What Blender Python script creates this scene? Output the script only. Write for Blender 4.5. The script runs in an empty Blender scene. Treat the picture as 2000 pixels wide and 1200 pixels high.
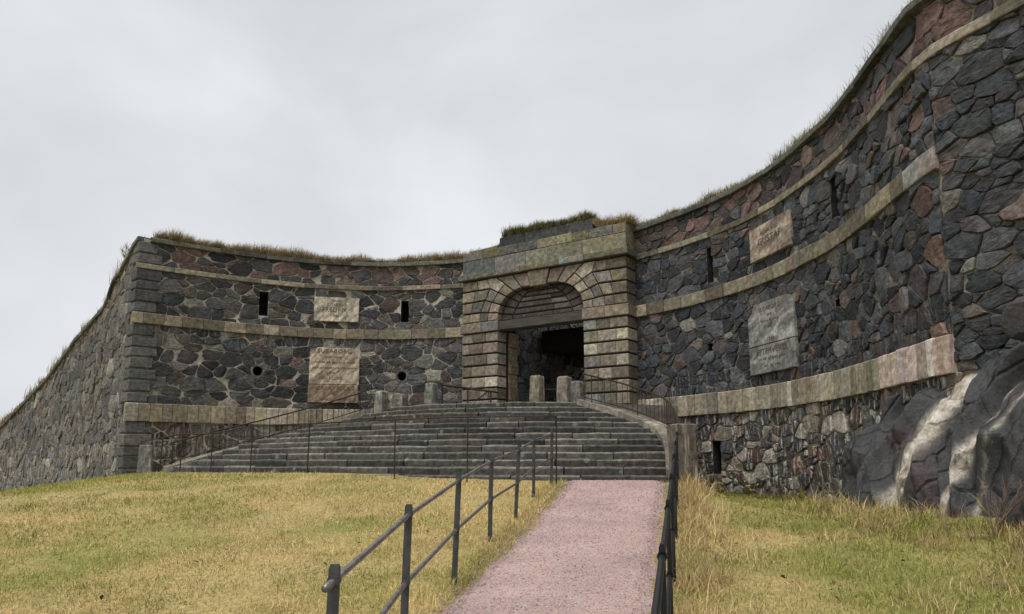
import bpy, math, random
import numpy as np
from mathutils import Vector, Matrix
random.seed(7); rng = np.random.default_rng(11)
SC = bpy.context.scene; COL = SC.collection

# ------------------------------------------------------------------ camera
FPX, CXP, CYP, HOR = 1450.0, 1000.0, 690.0, 905.0
TH = math.atan((HOR - CYP) / FPX)
cam = bpy.data.cameras.new('camera'); camo = bpy.data.objects.new('camera', cam); COL.objects.link(camo)
cam.sensor_width = 36; cam.lens = 36 * FPX / 2000; cam.shift_y = (CYP - 600) / 2000
cam.clip_start = .05; cam.clip_end = 3000
camo.location = (0, 0, 0); camo.rotation_euler = (math.pi / 2 + TH, 0, 0)
SC.camera = camo

# ------------------------------------------------------------------ sky, sun, exposure
SUN_EL, SUN_AZ = math.radians(63), math.radians(212)      # azimuth clockwise from +Y: soft light from behind left
w = bpy.data.worlds.new('World'); SC.world = w; w.use_nodes = True
nt = w.node_tree; nt.nodes.clear()
out = nt.nodes.new('ShaderNodeOutputWorld'); bg = nt.nodes.new('ShaderNodeBackground')
sky = nt.nodes.new('ShaderNodeTexSky'); sky.sky_type = 'NISHITA'; sky.sun_disc = False
sky.sun_elevation = SUN_EL; sky.sun_rotation = SUN_AZ
sky.air_density = 1.0; sky.dust_density = 4.0
hs = nt.nodes.new('ShaderNodeHueSaturation'); hs.inputs['Saturation'].default_value = .12
tc = nt.nodes.new('ShaderNodeTexCoord'); mp = nt.nodes.new('ShaderNodeMapping')
mp.inputs['Scale'].default_value = (1.0, 1.0, 1.9); mp.inputs['Rotation'].default_value = (0.1, .35, .4)
no = nt.nodes.new('ShaderNodeTexNoise'); no.inputs['Scale'].default_value = 1.9; no.inputs['Detail'].default_value = 5; no.inputs['Roughness'].default_value = .5
no.inputs['Distortion'].default_value = .35
cr = nt.nodes.new('ShaderNodeValToRGB')
cr.color_ramp.elements[0].position = .32; cr.color_ramp.elements[0].color = (3.7, 3.86, 4.1, 1)
cr.color_ramp.elements[1].position = .70; cr.color_ramp.elements[1].color = (5.1, 5.26, 5.46, 1)
mx = nt.nodes.new('ShaderNodeMix'); mx.data_type = 'RGBA'; mx.inputs[0].default_value = .93
L = nt.links.new
L(sky.outputs[0], hs.inputs['Color']); L(tc.outputs['Generated'], mp.inputs[0]); L(mp.outputs[0], no.inputs[0])
L(no.outputs[0], cr.inputs[0]); L(hs.outputs[0], mx.inputs[6]); L(cr.outputs[0], mx.inputs[7])
L(mx.outputs[2], bg.inputs[0]); bg.inputs[1].default_value = .1; L(bg.outputs[0], out.inputs[0])
sun = bpy.data.lights.new('sun', 'SUN'); suno = bpy.data.objects.new('sun', sun); COL.objects.link(suno)
sun.energy = 1.5; sun.angle = math.radians(24); sun.color = (1, .97, .93)
sd = Vector((math.sin(SUN_AZ) * math.cos(SUN_EL), math.cos(SUN_AZ) * math.cos(SUN_EL), math.sin(SUN_EL)))
suno.rotation_euler = sd.to_track_quat('Z', 'Y').to_euler()
suno.location = sd * 80
vs = SC.view_settings; vs.view_transform = 'Standard'; vs.look = 'None'; vs.exposure = .72; vs.gamma = 1; vs.use_curve_mapping = False

# ------------------------------------------------------------------ pixel helpers (a pixel gives a direction only)
CT, ST = math.cos(TH), math.sin(TH)
def ray(x, y):
    u = (x - CXP) / FPX; v = (CYP - y) / FPX
    return np.array([u, CT - v * ST, ST + v * CT])
def atz(x, y, z): r = ray(x, y); return r * z / r[2]
def atY(x, y, Y): r = ray(x, y); return r * Y / r[1]

# ------------------------------------------------------------------ helpers
def smoothstep(a, b, x):
    t = np.clip((x - a) / (b - a), 0, 1); return t * t * (3 - 2 * t)
def smin(a, b, k):
    h = np.clip(.5 + .5 * (b - a) / k, 0, 1); return b * (1 - h) + a * h - k * h * (1 - h)
_tab = rng.random((256, 256))
def vnoise(x, y):
    x = np.asarray(x, float); y = np.asarray(y, float)
    xi = np.floor(x).astype(int); yi = np.floor(y).astype(int); fx = x - xi; fy = y - yi
    fx = fx * fx * (3 - 2 * fx); fy = fy * fy * (3 - 2 * fy)
    g = lambda i, j: _tab[i % 256, j % 256]
    return (g(xi, yi) * (1 - fx) + g(xi + 1, yi) * fx) * (1 - fy) + (g(xi, yi + 1) * (1 - fx) + g(xi + 1, yi + 1) * fx) * fy
def fbm(x, y, o=4):
    s = 0; a = .5; t = 0
    for i in range(o):
        s = s + a * vnoise(x * 2 ** i + 17.3 * i, y * 2 ** i + 5.1 * i); t += a; a *= .5
    return s / t
def ground(x, y):
    x = np.asarray(x, float); y = np.clip(np.asarray(y, float), -25, 400)
    plane = -1.73 + .1 * y
    qq = (-x - 10.3) + .6 * (20.5 - y)
    ridge = -.2 - .016 * np.clip(-x - 4, 0, 6) - .09 * np.clip(qq, 0, 12) * smoothstep(-4.0, -7.5, x) - .085 * np.clip(-x - 10.5, 0, 40)
    left = smin(plane, ridge, .1)
    right = smin(plane, np.full_like(plane, -.80), .15)
    t = smoothstep(3.0, 4.5, x)
    z = left * (1 - t) + right * t
    z = z + .32 * np.exp(-((x - 5.9) / .75) ** 2 - ((y - 9) / 2.6) ** 2)
    return z
def G(x, y): return float(ground(np.array([x]), np.array([y]))[0])

def raw_mesh(name, verts, faces, mat=None, col=None, smooth=False, lime=None):
    me = bpy.data.meshes.new(name); me.from_pydata([tuple(map(float, v)) for v in verts], [], faces)
    if mat: me.materials.append(mat)
    if col is not None:
        a = me.attributes.new('col', 'FLOAT_COLOR', 'POINT')
        c = np.empty((len(verts), 4), np.float32); c[:, 3] = 1
        c[:, :3] = np.asarray(col, np.float32)
        a.data.foreach_set('color', c.ravel())
    if lime is not None:
        a = me.attributes.new('lime', 'FLOAT', 'POINT')
        a.data.foreach_set('value', np.full(len(verts), lime, np.float32) if np.isscalar(lime) else np.asarray(lime, np.float32))
    if smooth: me.shade_smooth()
    return me
def link(name, me, parent=None, **props):
    o = bpy.data.objects.new(name, me); COL.objects.link(o)
    if parent is not None:
        o.parent = parent
        if parent.type == 'EMPTY': o.matrix_parent_inverse = Matrix.Translation(-Vector(parent.location))
    for k, v in props.items(): o[k] = v
    return o
def thing(name, label, category, loc=(0, 0, 0), group=None):
    o = bpy.data.objects.new(name, None); COL.objects.link(o); o.empty_display_size = .3
    o['label'] = label; o['category'] = category; o.location = tuple(map(float, loc))
    if group: o['group'] = group
    return o
def big_mesh(name, V, F, mat, col, smooth=False):
    """V (n,3), F (m,3) numpy triangles, fast"""
    me = bpy.data.meshes.new(name); n = len(V); m = len(F)
    me.vertices.add(n); me.vertices.foreach_set('co', V.astype(np.float32).ravel())
    me.loops.add(3 * m); me.loops.foreach_set('vertex_index', F.astype(np.int32).ravel())
    me.polygons.add(m); me.polygons.foreach_set('loop_start', np.arange(0, 3 * m, 3, dtype=np.int32))
    me.update(calc_edges=True); me.materials.append(mat)
    a = me.attributes.new('col', 'FLOAT_COLOR', 'POINT')
    c = np.ones((n, 4), np.float32); c[:, :3] = col; a.data.foreach_set('color', c.ravel())
    if smooth: me.shade_smooth()
    return me
class MB:
    def __init__(s): s.v = []; s.f = []; s.c = []
    def add(s, v, f, c=None):
        n = len(s.v); s.v += [tuple(p) for p in v]; s.f += [tuple(i + n for i in q) for q in f]
        if c is not None: s.c += [tuple(c)] * len(v)
    def mesh(s, name, mat, smooth=False, lime=None): return raw_mesh(name, s.v, s.f, mat, s.c if s.c else None, smooth, lime)
def tube(pts, r, n=8, cap=True):
    pts = [Vector(p) for p in pts]; V = []; Fc = []
    up0 = Vector((0, 0, 1))
    for i, p in enumerate(pts):
        d = (pts[min(i + 1, len(pts) - 1)] - pts[max(i - 1, 0)]).normalized()
        u = up0 if abs(d.z) < .9 else Vector((1, 0, 0))
        a = d.cross(u).normalized(); b = a.cross(d)
        rr = r if np.isscalar(r) else r[i]
        for k in range(n):
            t = 2 * math.pi * k / n; V.append(p + a * (rr * math.cos(t)) + b * (rr * math.sin(t)))
    for i in range(len(pts) - 1):
        for k in range(n):
            k2 = (k + 1) % n; Fc.append((i * n + k, i * n + k2, (i + 1) * n + k2, (i + 1) * n + k))
    if cap:
        Fc.append(tuple(range(n))[::-1]); Fc.append(tuple((len(pts) - 1) * n + k for k in range(n)))
    return V, Fc
def box(c, ax, ay, az, ch=0):
    """oriented box: centre, three half-vectors"""
    c, ax, ay, az = map(Vector, (c, ax, ay, az)); V = []
    for sz in (-1, 1):
        for sx, sy in ((-1, -1), (1, -1), (1, 1), (-1, 1)): V.append(c + ax * sx + ay * sy + az * sz)
    Fc = [(0, 3, 2, 1), (4, 5, 6, 7), (0, 1, 5, 4), (1, 2, 6, 5), (2, 3, 7, 6), (3, 0, 4, 7)]
    return V, Fc
def jit(c, a=.12):
    k = 1 + random.uniform(-a, a); return tuple(max(.004, x * k * (1 + random.uniform(-.04, .04))) for x in c)
def pick(pal):
    r = random.random() * sum(p[0] for p in pal)
    for p in pal:
        r -= p[0]
        if r <= 0: break
    q = random.choice(pal[:3])[1]; t = random.random() * .45
    return jit(tuple(a * (1 - t) + b_ * t for a, b_ in zip(p[1], q)), .42)

# ------------------------------------------------------------------ materials
def new_mat(name):
    m = bpy.data.materials.new(name); m.use_nodes = True; n = m.node_tree; b = n.nodes['Principled BSDF']
    b.inputs['Roughness'].default_value = .9
    if 'Specular IOR Level' in b.inputs: b.inputs['Specular IOR Level'].default_value = .25
    return m, n, b
def N(n, t, **k):
    x = n.nodes.new(t)
    for a, v in k.items():
        if a in ('data_type', 'blend_type', 'operation', 'feature', 'attribute_name', 'distance', 'noise_dimensions'): setattr(x, a, v)
        else: x.inputs[a].default_value = v
    return x
def ramp(n, src, stops):
    c = n.nodes.new('ShaderNodeValToRGB'); e = c.color_ramp.elements
    while len(e) < len(stops): e.new(.5)
    for i, (p, v) in enumerate(stops):
        e[i].position = p; e[i].color = (v, v, v, 1) if np.isscalar(v) else (*v, 1)
    n.links.new(src, c.inputs[0]); return c.outputs[0]
def mix(n, fac, a, b, mode='MIX'):
    m = n.nodes.new('ShaderNodeMix'); m.data_type = 'RGBA'; m.blend_type = mode
    for i, s in ((0, fac), (6, a), (7, b)):
        if hasattr(s, 'type') and hasattr(s, 'node'): n.links.new(s, m.inputs[i])
        elif i == 0: m.inputs[0].default_value = s
        else: m.inputs[i].default_value = (*s, 1)
    return m.outputs[2]
def noise(n, vec, scale, detail=4, rough=.55, dist=0):
    x = N(n, 'ShaderNodeTexNoise', Scale=scale, Detail=detail, Roughness=rough, Distortion=dist)
    if vec is not None: n.links.new(vec, x.inputs['Vector'])
    return x.outputs[0]
def bump(n, b, h, strength, dist=.02, prev=None):
    x = N(n, 'ShaderNodeBump', Strength=strength, Distance=dist); n.links.new(h, x.inputs['Height'])
    if prev is not None: n.links.new(prev, x.inputs['Normal'])
    n.links.new(x.outputs[0], b.inputs['Normal']); return x.outputs[0]
def pos(n, scale=(1, 1, 1), rot=(0, 0, 0)):
    g = n.nodes.new('ShaderNodeNewGeometry'); m = n.nodes.new('ShaderNodeMapping')
    m.inputs['Scale'].default_value = scale; src = g.outputs['Position']
    if any(rot):
        r = n.nodes.new('ShaderNodeMapping'); r.inputs['Rotation'].default_value = rot; n.links.new(src, r.inputs[0]); src = r.outputs[0]
    n.links.new(src, m.inputs[0]); return m.outputs[0]

def stone_material(name, streak=(5, 5, 16), rough=.82, bumpd=.03, spots=False, lich=None):
    m, n, b = new_mat(name); p = pos(n)
    at = N(n, 'ShaderNodeAttribute', attribute_name='col'); lm = N(n, 'ShaderNodeAttribute', attribute_name='lime')
    ps = pos(n, streak, (0, .85, 0) if name.startswith('tablet') else (.25, .2, 0))
    n1 = noise(n, p, 9, 6, .65); n2 = noise(n, ps, 1.3, 5, .65, .4); n3 = noise(n, p, 60, 3, .6)
    v = mix(n, 1.0, at.outputs['Color'], ramp(n, n1, [(.28, .5), (.5, 1.0), (.74, 1.75)]), 'MULTIPLY')
    v = mix(n, .8, v, ramp(n, n2, [(.36, .42), (.5, .95), (.64, 1.9)] if name.startswith('tablet') else [(.3, .66), (.52, 1.0), (.75, 1.55)]), 'MULTIPLY')
    v = mix(n, .7, v, ramp(n, n3, [(.3, .75), (.7, 1.3)]), 'MULTIPLY')
    # pale mineral dust in patches
    v = mix(n, ramp(n, noise(n, p, 3.1, 6, .7), [(.60, 0), (.76, .22)]), v, (.30, .29, .26))
    # lime wash running down in thin vertical streaks where 'lime' is set
    pl = pos(n, (7, 7, .9)); ln = noise(n, pl, 1.6, 5, .7, .2)
    lf = N(n, 'ShaderNodeMath', operation='MULTIPLY'); n.links.new(ramp(n, ln, [(.52, 0), (.66, 1)]), lf.inputs[0]); n.links.new(lm.outputs['Fac'], lf.inputs[1])
    v = mix(n, lf.outputs[0], v, (.62, .58, .5))
    if spots:
        vo = N(n, 'ShaderNodeTexVoronoi', Scale=3.2, Randomness=1.0); n.links.new(p, vo.inputs['Vector'])
        sp = ramp(n, vo.outputs['Distance'], [(.0, 1), (.17, 1), (.21, 0)])
        k = N(n, 'ShaderNodeSeparateColor'); n.links.new(vo.outputs['Color'], k.inputs[0])
        gate = ramp(n, k.outputs[0], [(.5, 0), (.54, .85)])
        mm = N(n, 'ShaderNodeMath', operation='MULTIPLY'); n.links.new(sp, mm.inputs[0]); n.links.new(gate, mm.inputs[1])
        m2 = N(n, 'ShaderNodeMath', operation='MULTIPLY'); n.links.new(mm.outputs[0], m2.inputs[0]); n.links.new(ramp(n, noise(n, p, 14, 4, .7), [(.35, .2), (.6, 1)]), m2.inputs[1])
        v = mix(n, m2.outputs[0], v, (.27, .29, .20))
    if lich:
        lf2 = ramp(n, noise(n, p, 2.4, 7, .72), [(.58, 0), (.72, .7)])
        v = mix(n, lf2, v, lich[0]); v = mix(n, ramp(n, noise(n, pos(n, (1, 1, 1), (1, 2, 3)), 3.7, 7, .75), [(.57, 0), (.65, lich[2])]), v, lich[1])
    n.links.new(v, b.inputs['Base Color']); b.inputs['Roughness'].default_value = rough
    q = bump(n, b, n2, .55, bumpd); q = bump(n, b, n1, .45, bumpd * .8, q); bump(n, b, n3, .4, bumpd * .25, q)
    return m
M_RUB = stone_material('rubble_stone', (4, 4, 18), .62, .05)
M_DRESS = stone_material('dressed_sandstone', (3, 3, 9), .88, .012, lich=((.17, .16, .10), (.34, .22, .045), .35))
M_GATE = stone_material('gate_stone', (3.5, 3.5, 9), .88, .012)
M_GATEL = stone_material('gate_stone_lichen', (3, 3, 7), .9, .014, lich=((.20, .18, .085), (.42, .25, .035), .8))
M_STEP = stone_material('step_stone', (5, 5, 12), .85, .022, spots=True)
M_POST = stone_material('post_stone', (3, 3, 3), .9, .015, spots=True)
M_TAB = stone_material('tablet_stone', (.9, .9, 5), .75, .006)
M_MORT, n, b = new_mat('lime_mortar'); p = pos(n)
v = ramp(n, noise(n, p, 5, 7, .7), [(.3, (.20, .185, .155)), (.5, (.36, .335, .28)), (.72, (.58, .545, .47))])
n.links.new(v, b.inputs['Base Color']); bump(n, b, noise(n, p, 40, 5, .7), .8, .02)
M_MORTD, n, b = new_mat('grey_mortar'); p = pos(n)
v = ramp(n, noise(n, p, 5, 7, .7), [(.3, (.10, .092, .078)), (.55, (.22, .20, .165)), (.75, (.42, .385, .32))])
n.links.new(v, b.inputs['Base Color']); bump(n, b, noise(n, p, 40, 5, .7), .8, .02)
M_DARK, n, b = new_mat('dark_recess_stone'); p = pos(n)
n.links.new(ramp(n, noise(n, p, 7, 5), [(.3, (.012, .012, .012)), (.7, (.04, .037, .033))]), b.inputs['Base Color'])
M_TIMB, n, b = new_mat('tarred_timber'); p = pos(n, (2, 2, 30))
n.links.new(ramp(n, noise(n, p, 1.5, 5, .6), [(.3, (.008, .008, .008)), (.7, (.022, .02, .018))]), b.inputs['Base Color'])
M_BEAM, n, b = new_mat('weathered_timber'); p = pos(n, (1.5, 1.5, 26), (0, 0, .0))
n.links.new(ramp(n, noise(n, p, 1.6, 7, .65, .5), [(.3, (.036, .034, .030)), (.55, (.078, .072, .062)), (.75, (.15, .14, .125))]), b.inputs['Base Color']); bump(n, b, noise(n, p, 1.6, 7, .65), .6, .015)
def iron(name, c1, c2, rough=.55, metal=.3):
    m, n, b = new_mat(name); p = pos(n)
    n.links.new(ramp(n, noise(n, p, 14, 6, .7), [(.35, c1), (.68, c2)]), b.inputs['Base Color'])
    b.inputs['Roughness'].default_value = rough; b.inputs['Metallic'].default_value = metal
    bump(n, b, noise(n, p, 60, 4), .25, .004); return m
M_POSTI = iron('painted_grey_iron', (.045, .05, .053), (.085, .088, .085), .6)
M_RAILI = iron('bare_steel_rail', (.13, .125, .12), (.34, .31, .29), .42, .75)
M_BLACK = iron('black_painted_iron', (.008, .009, .012), (.016, .017, .02), .42, .1)
M_RUST = iron('rusty_iron', (.026, .021, .019), (.075, .046, .036), .75, .2)
M_GRASS, n, b = new_mat('grass_blade'); at = N(n, 'ShaderNodeAttribute', attribute_name='col')
n.links.new(at.outputs['Color'], b.inputs['Base Color']); b.inputs['Roughness'].default_value = .8
M_PEB, n, b = new_mat('pink_gravel_chips'); at = N(n, 'ShaderNodeAttribute', attribute_name='col')
n.links.new(at.outputs['Color'], b.inputs['Base Color'])
# lawn and soil: straw and green by noise
M_LAWN, n, b = new_mat('lawn_turf'); p = pos(n)
big = noise(n, p, .42, 5, .6, .3); mid = noise(n, p, 2.3, 6, .7, .2); fine = noise(n, pos(n, (1, .45, 1)), 38, 5, .75)
gx = N(n, 'ShaderNodeSeparateXYZ'); g0 = n.nodes.new('ShaderNodeNewGeometry'); n.links.new(g0.outputs['Position'], gx.inputs[0])
mr = N(n, 'ShaderNodeMapRange'); n.links.new(gx.outputs[0], mr.inputs[0])
for i, vv in ((1, 2.0), (2, 4.0), (3, 0.0), (4, .16)): mr.inputs[i].default_value = vv
ad = N(n, 'ShaderNodeMath', operation='ADD'); n.links.new(big, ad.inputs[0]); n.links.new(mr.outputs[0], ad.inputs[1])
ad2 = N(n, 'ShaderNodeMath', operation='MULTIPLY_ADD'); n.links.new(mid, ad2.inputs[0]); ad2.inputs[1].default_value = .35; n.links.new(ad.outputs[0], ad2.inputs[2])
v = ramp(n, ad2.outputs[0], [(.50, (.50, .37, .165)), (.66, (.43, .33, .14)), (.80, (.29, .27, .085)), (.95, (.21, .225, .055))])
v = mix(n, .9, v, ramp(n, fine, [(.28, .38), (.5, .95), (.72, 1.5)]), 'MULTIPLY')
n.links.new(v, b.inputs['Base Color']); bump(n, b, fine, .8, .03); b.inputs['Roughness'].default_value = 1
M_PATH, n, b = new_mat('pink_gravel'); p = pos(n)
f1 = noise(n, p, 70, 6, .8); f2 = noise(n, p, 1.3, 5, .6); vo = N(n, 'ShaderNodeTexVoronoi', Scale=85.0); n.links.new(p, vo.inputs['Vector'])
v = ramp(n, f1, [(.28, (.22, .138, .124)), (.5, (.52, .37, .335)), (.74, (.76, .62, .57))])
v = mix(n, .8, v, ramp(n, f2, [(.3, .72), (.7, 1.15)]), 'MULTIPLY')
v = mix(n, .35, v, vo.outputs['Color'], 'SOFT_LIGHT')
n.links.new(v, b.inputs['Base Color']); q = bump(n, b, f1, .7, .012); bump(n, b, vo.outputs['Distance'], .6, .012, q)
M_ROCK, n, b = new_mat('outcrop_rock'); p = pos(n)
pd = pos(n, (1.0, .55, .28), (-.55, 0, .12))
s1 = noise(n, pd, 1.7, 6, .62, .6); s2 = noise(n, pos(n, (1, .6, .3), (-.55, .0, .1)), 4.2, 6, .7, .3); r1 = noise(n, p, 1.2, 5, .6); r2 = noise(n, p, 22, 5, .7)
v = ramp(n, r1, [(.38, (.044, .046, .047)), (.52, (.064, .064, .065)), (.62, (.078, .062, .063)), (.8, (.098, .074, .074))])
at = N(n, 'ShaderNodeAttribute', attribute_name='lime')
lf = N(n, 'ShaderNodeMath', operation='MULTIPLY'); n.links.new(ramp(n, s2, [(.36, 0.0), (.47, 1)]), lf.inputs[0]); n.links.new(at.outputs['Fac'], lf.inputs[1])
v = mix(n, lf.outputs[0], v, mix(n, ramp(n, noise(n, p, 6, 5), [(.35, 0), (.65, 1)]), (.30, .24, .17), (.66, .62, .54)))
v = mix(n, .8, v, ramp(n, r2, [(.28, .5), (.5, 1.0), (.75, 1.5)]), 'MULTIPLY')
n.links.new(v, b.inputs['Base Color']); ck = N(n, 'ShaderNodeTexVoronoi', feature='DISTANCE_TO_EDGE', Scale=1.6); n.links.new(pos(n, (1.2, 1.2, .45), (-.45, 0, .1)), ck.inputs['Vector']); q = bump(n, b, ramp(n, ck.outputs['Distance'], [(0, 0), (.05, 1)]), .8, .05); q = bump(n, b, s2, .5, .04, q); q = bump(n, b, noise(n, p, 7, 6, .7), .6, .05, q); bump(n, b, r2, .5, .015, q); b.inputs['Roughness'].default_value = .7

# ------------------------------------------------------------------ curves for walls
def catmull(P, step=.1):
    P = [np.array(p, float) for p in P]; Q = [2 * P[0] - P[1]] + P + [2 * P[-1] - P[-2]]; o = []
    for i in range(1, len(Q) - 2):
        a, b_, c, d = Q[i - 1:i + 3]
        for t in np.linspace(0, 1, 24, endpoint=False):
            o.append(.5 * ((2 * b_) + (-a + c) * t + (2 * a - 5 * b_ + 4 * c - d) * t * t + (-a + 3 * b_ - 3 * c + d) * t ** 3))
    o.append(P[-1]); return np.array(o)
class Curve:
    def __init__(s, pts, flip=False):
        s.p = np.array(pts); d = np.linalg.norm(np.diff(s.p, axis=0), axis=1); s.s = np.concatenate([[0], np.cumsum(d)]); s.len = s.s[-1]; s.sg = -1 if flip else 1
    def P(s, t):
        if t < 0: d = s.T(0); return s.p[0] + d * t
        if t > s.len: d = s.T(s.len); return s.p[-1] + d * (t - s.len)
        return np.array([np.interp(t, s.s, s.p[:, 0]), np.interp(t, s.s, s.p[:, 1])])
    def T(s, t, h=.12):
        a = np.clip(t - h, 0, s.len); b_ = np.clip(t + h, 0, s.len)
        d = np.array([np.interp(b_, s.s, s.p[:, 0]) - np.interp(a, s.s, s.p[:, 0]), np.interp(b_, s.s, s.p[:, 1]) - np.interp(a, s.s, s.p[:, 1])])
        return d / np.linalg.norm(d)
    def N(s, t): d = s.T(t); return np.array([d[1], -d[0]]) * s.sg
    def at(s, t, dep, z): p = s.P(t) + s.N(t) * dep; return (p[0], p[1], z)
    def hit(s, x, y):
        """curve parameter and height where the pixel's ray meets the wall"""
        r = ray(x, y); best = None
        for i in range(len(s.p) - 1):
            a, b_ = s.p[i], s.p[i + 1]; e = b_ - a
            den = r[0] * e[1] - r[1] * e[0]
            if abs(den) < 1e-9: continue
            t = (a[0] * e[1] - a[1] * e[0]) / den; u = (a[0] * r[1] - a[1] * r[0]) / den
            if -1e-6 <= u <= 1 + 1e-6 and t > 0 and (best is None or t < best[0]): best = (t, s.s[i] + u * np.linalg.norm(e))
        if best is None: raise ValueError((x, y))
        return best[1], r[2] * best[0]
ZC, ZUT, ZUB, ZMT, ZMB, ZLT, ZLB = 7.11, 6.25, 6.09, 4.67, 4.33, 1.84, 1.28
LW = Curve(catmull([(-1.0, 25.25), (-1.75, 25.5), (-3.3, 25.85), (-4.6, 25.98), (-5.8, 25.85), (-6.95, 25.6), (-8.1, 25.15), (-9.5, 24.38), (-10.7, 23.55), (-11.75, 22.75)]))   # normal must face the camera
RWP = [(3.6, 22.1), (3.95, 21.75), (4.95, 20.35), (5.75, 18.9), (6.27, 17.35), (6.5, 15.95), (6.62, 14.45), (6.56, 13.2), (6.44, 11.9), (6.34, 10.75)]
RW = Curve(np.vstack([catmull(RWP), [(6.36, 10.55), (6.45, 10.25), (6.9, 9.3), (7.6, 7.9), (8.6, 5.9)]]))
ang = math.radians(-47); FD = np.array([math.sin(ang), math.cos(ang)])
LF = Curve(np.array([np.array([-11.75, 22.75]) + FD * t for t in np.linspace(0, 15, 40)]))
for c_ in (LW, RW, LF):
    m_ = c_.len / 2
    if c_.N(m_).dot(-c_.P(m_)) < 0: c_.sg = -1
# left flank normal faces left/front: away from the bastion behind
S_COR = RW.s[len(catmull(RWP)) - 1] + .2

# ------------------------------------------------------------------ rubble masonry
def clip_poly(P, nx, nz, d):
    """keep nx*x+nz*z <= d"""
    o = []; k = len(P)
    for i in range(k):
        a = P[i]; b_ = P[(i + 1) % k]; fa = nx * a[0] + nz * a[1] - d; fb = nx * b_[0] + nz * b_[1] - d
        if fa <= 0: o.append(a)
        if (fa < 0 < fb) or (fb < 0 < fa):
            t = fa / (fa - fb); o.append((a[0] + (b_[0] - a[0]) * t, a[1] + (b_[1] - a[1]) * t))
    return o
def area(P): return .5 * abs(sum(P[i][0] * P[(i + 1) % len(P)][1] - P[(i + 1) % len(P)][0] * P[i][1] for i in range(len(P))))
def rubble(s0, s1, z0, z1, cw, chh, gap, holes=(), rounds=(), top=None, lean=0.0):
    """irregular stones in the band (s0..s1, z0..z1); holes are rectangles, rounds are (s,z,r)"""
    sites = []; z = z0 - chh * .3; row = 0
    while z < z1 + chh * .5:
        h = chh * random.uniform(.8, 1.25); s = s0 - cw * random.random()
        while s < s1 + cw * .6:
            wd = cw * random.uniform(.45, 1.6)
            sites.append(((s + wd * .5 + random.uniform(-.12, .12) * cw) + lean * z, z + h * .5 + random.uniform(-.42, .42) * chh, random.uniform(-.22, .24)))
            s += wd
        z += h; row += 1
    for (a, b_, c, d) in holes:
        m_ = .16; sites = [q for q in sites if not (a - m_ < q[0] < b_ + m_ and c - m_ < q[1] < d + m_)]
        nv = max(1, round((d - c) / (chh * .95))); nh = max(1, round((b_ - a) / (cw * .8)))
        for k in range(nv):
            zz = c + (d - c) * (k + .5) / nv
            sites += [(a - random.uniform(.16, .26), zz + random.uniform(-.05, .05), 0), (b_ + random.uniform(.16, .26), zz + random.uniform(-.05, .05), 0)]
        for k in range(nh):
            xx_ = a + (b_ - a) * (k + .5) / nh
            sites += [(xx_, c - .17, 0), (xx_, d + .17, 0)]
    for (hs, hz, hr) in rounds:
        sites = [q for q in sites if math.hypot(q[0] - hs, q[1] - hz) > hr + .28]
        for k in range(7):
            t = 2 * math.pi * (k + random.uniform(-.2, .2)) / 7; sites.append((hs + math.cos(t) * (hr + .3), hz + math.sin(t) * (hr + .26), 0))
    S2 = []
    for q in sites:
        u = random.random()
        if u < .16: S2 += [(q[0] - cw * random.uniform(.15, .3), q[1] + chh * random.uniform(-.3, .3), -.1), (q[0] + cw * random.uniform(.15, .3), q[1] + chh * random.uniform(-.3, .3), -.1)]
        elif u < .24: S2 += [(q[0] + cw * random.uniform(-.2, .2), q[1] - chh * .27, -.1), (q[0] + cw * random.uniform(-.3, -.1), q[1] + chh * .25, -.1), (q[0] + cw * random.uniform(.15, .3), q[1] + chh * .25, -.1)]
        elif u < .36: S2.append((q[0], q[1], q[2] + .4))
        else: S2.append(q)
    A = np.array(S2); res = []
    for i in range(len(A)):
        x, z, wi = A[i]
        P = [(x - cw * 2.2, z - chh * 2.4), (x + cw * 2.2, z - chh * 2.4), (x + cw * 2.2, z + chh * 2.4), (x - cw * 2.2, z + chh * 2.4)]
        dx = (A[:, 0] - x) / cw; dz = (A[:, 1] - z) / chh; dd = dx * dx + dz * dz
        for j in np.argsort(dd)[1:34]:
            if dd[j] > 9: break
            ex, ez = dx[j], dz[j]
            # power bisector in scaled space -> real space
            rhs = .5 * (dd[j] + wi - A[j, 2])
            nx, nz = ex / cw, ez / chh; ln = math.hypot(nx, nz)
            P = clip_poly(P, nx, nz, rhs + nx * x + nz * z - ln * gap * .5 * random.uniform(.7, 1.5))
            if len(P) < 3: break
        if len(P) < 3: continue
        for nx, nz, d in ((-1, 0, -s0), (1, 0, s1), (0, -1, -z0), (0, 1, z1)): P = clip_poly(P, nx, nz, d) if len(P) > 2 else P
        for (a, b_, c, d) in holes:
            if len(P) < 3: break
            xs = [q[0] for q in P]; zs = [q[1] for q in P]
            if max(xs) < a or min(xs) > b_ or max(zs) < c or min(zs) > d: continue
            opts = [(a - x, (1, 0, a - gap * .3)), (x - b_, (-1, 0, -b_ - gap * .3)), (c - z, (0, 1, c - gap * .3)), (z - d, (0, -1, -d - gap * .3))]
            best = max(opts, key=lambda q: q[0]); P = clip_poly(P, *best[1])
        for (hs, hz, hr) in rounds:
            if len(P) < 3: break
            dx_, dz_ = x - hs, z - hz; dl = math.hypot(dx_, dz_)
            if dl < 1.2 and dl > 1e-4: P = clip_poly(P, -dx_ / dl, -dz_ / dl, -(dx_ * hs + dz_ * hz) / dl - hr)
        if top is not None and len(P) > 2:
            xc = sum(q[0] for q in P) / len(P); h = .3; zt = top(xc); sl = (top(xc + h) - top(xc - h)) / (2 * h)
            P = clip_poly(P, -sl, 1, zt - sl * xc)
        if len(P) < 3 or area(P) < .006: continue
        res.append(P)
    return res
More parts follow.
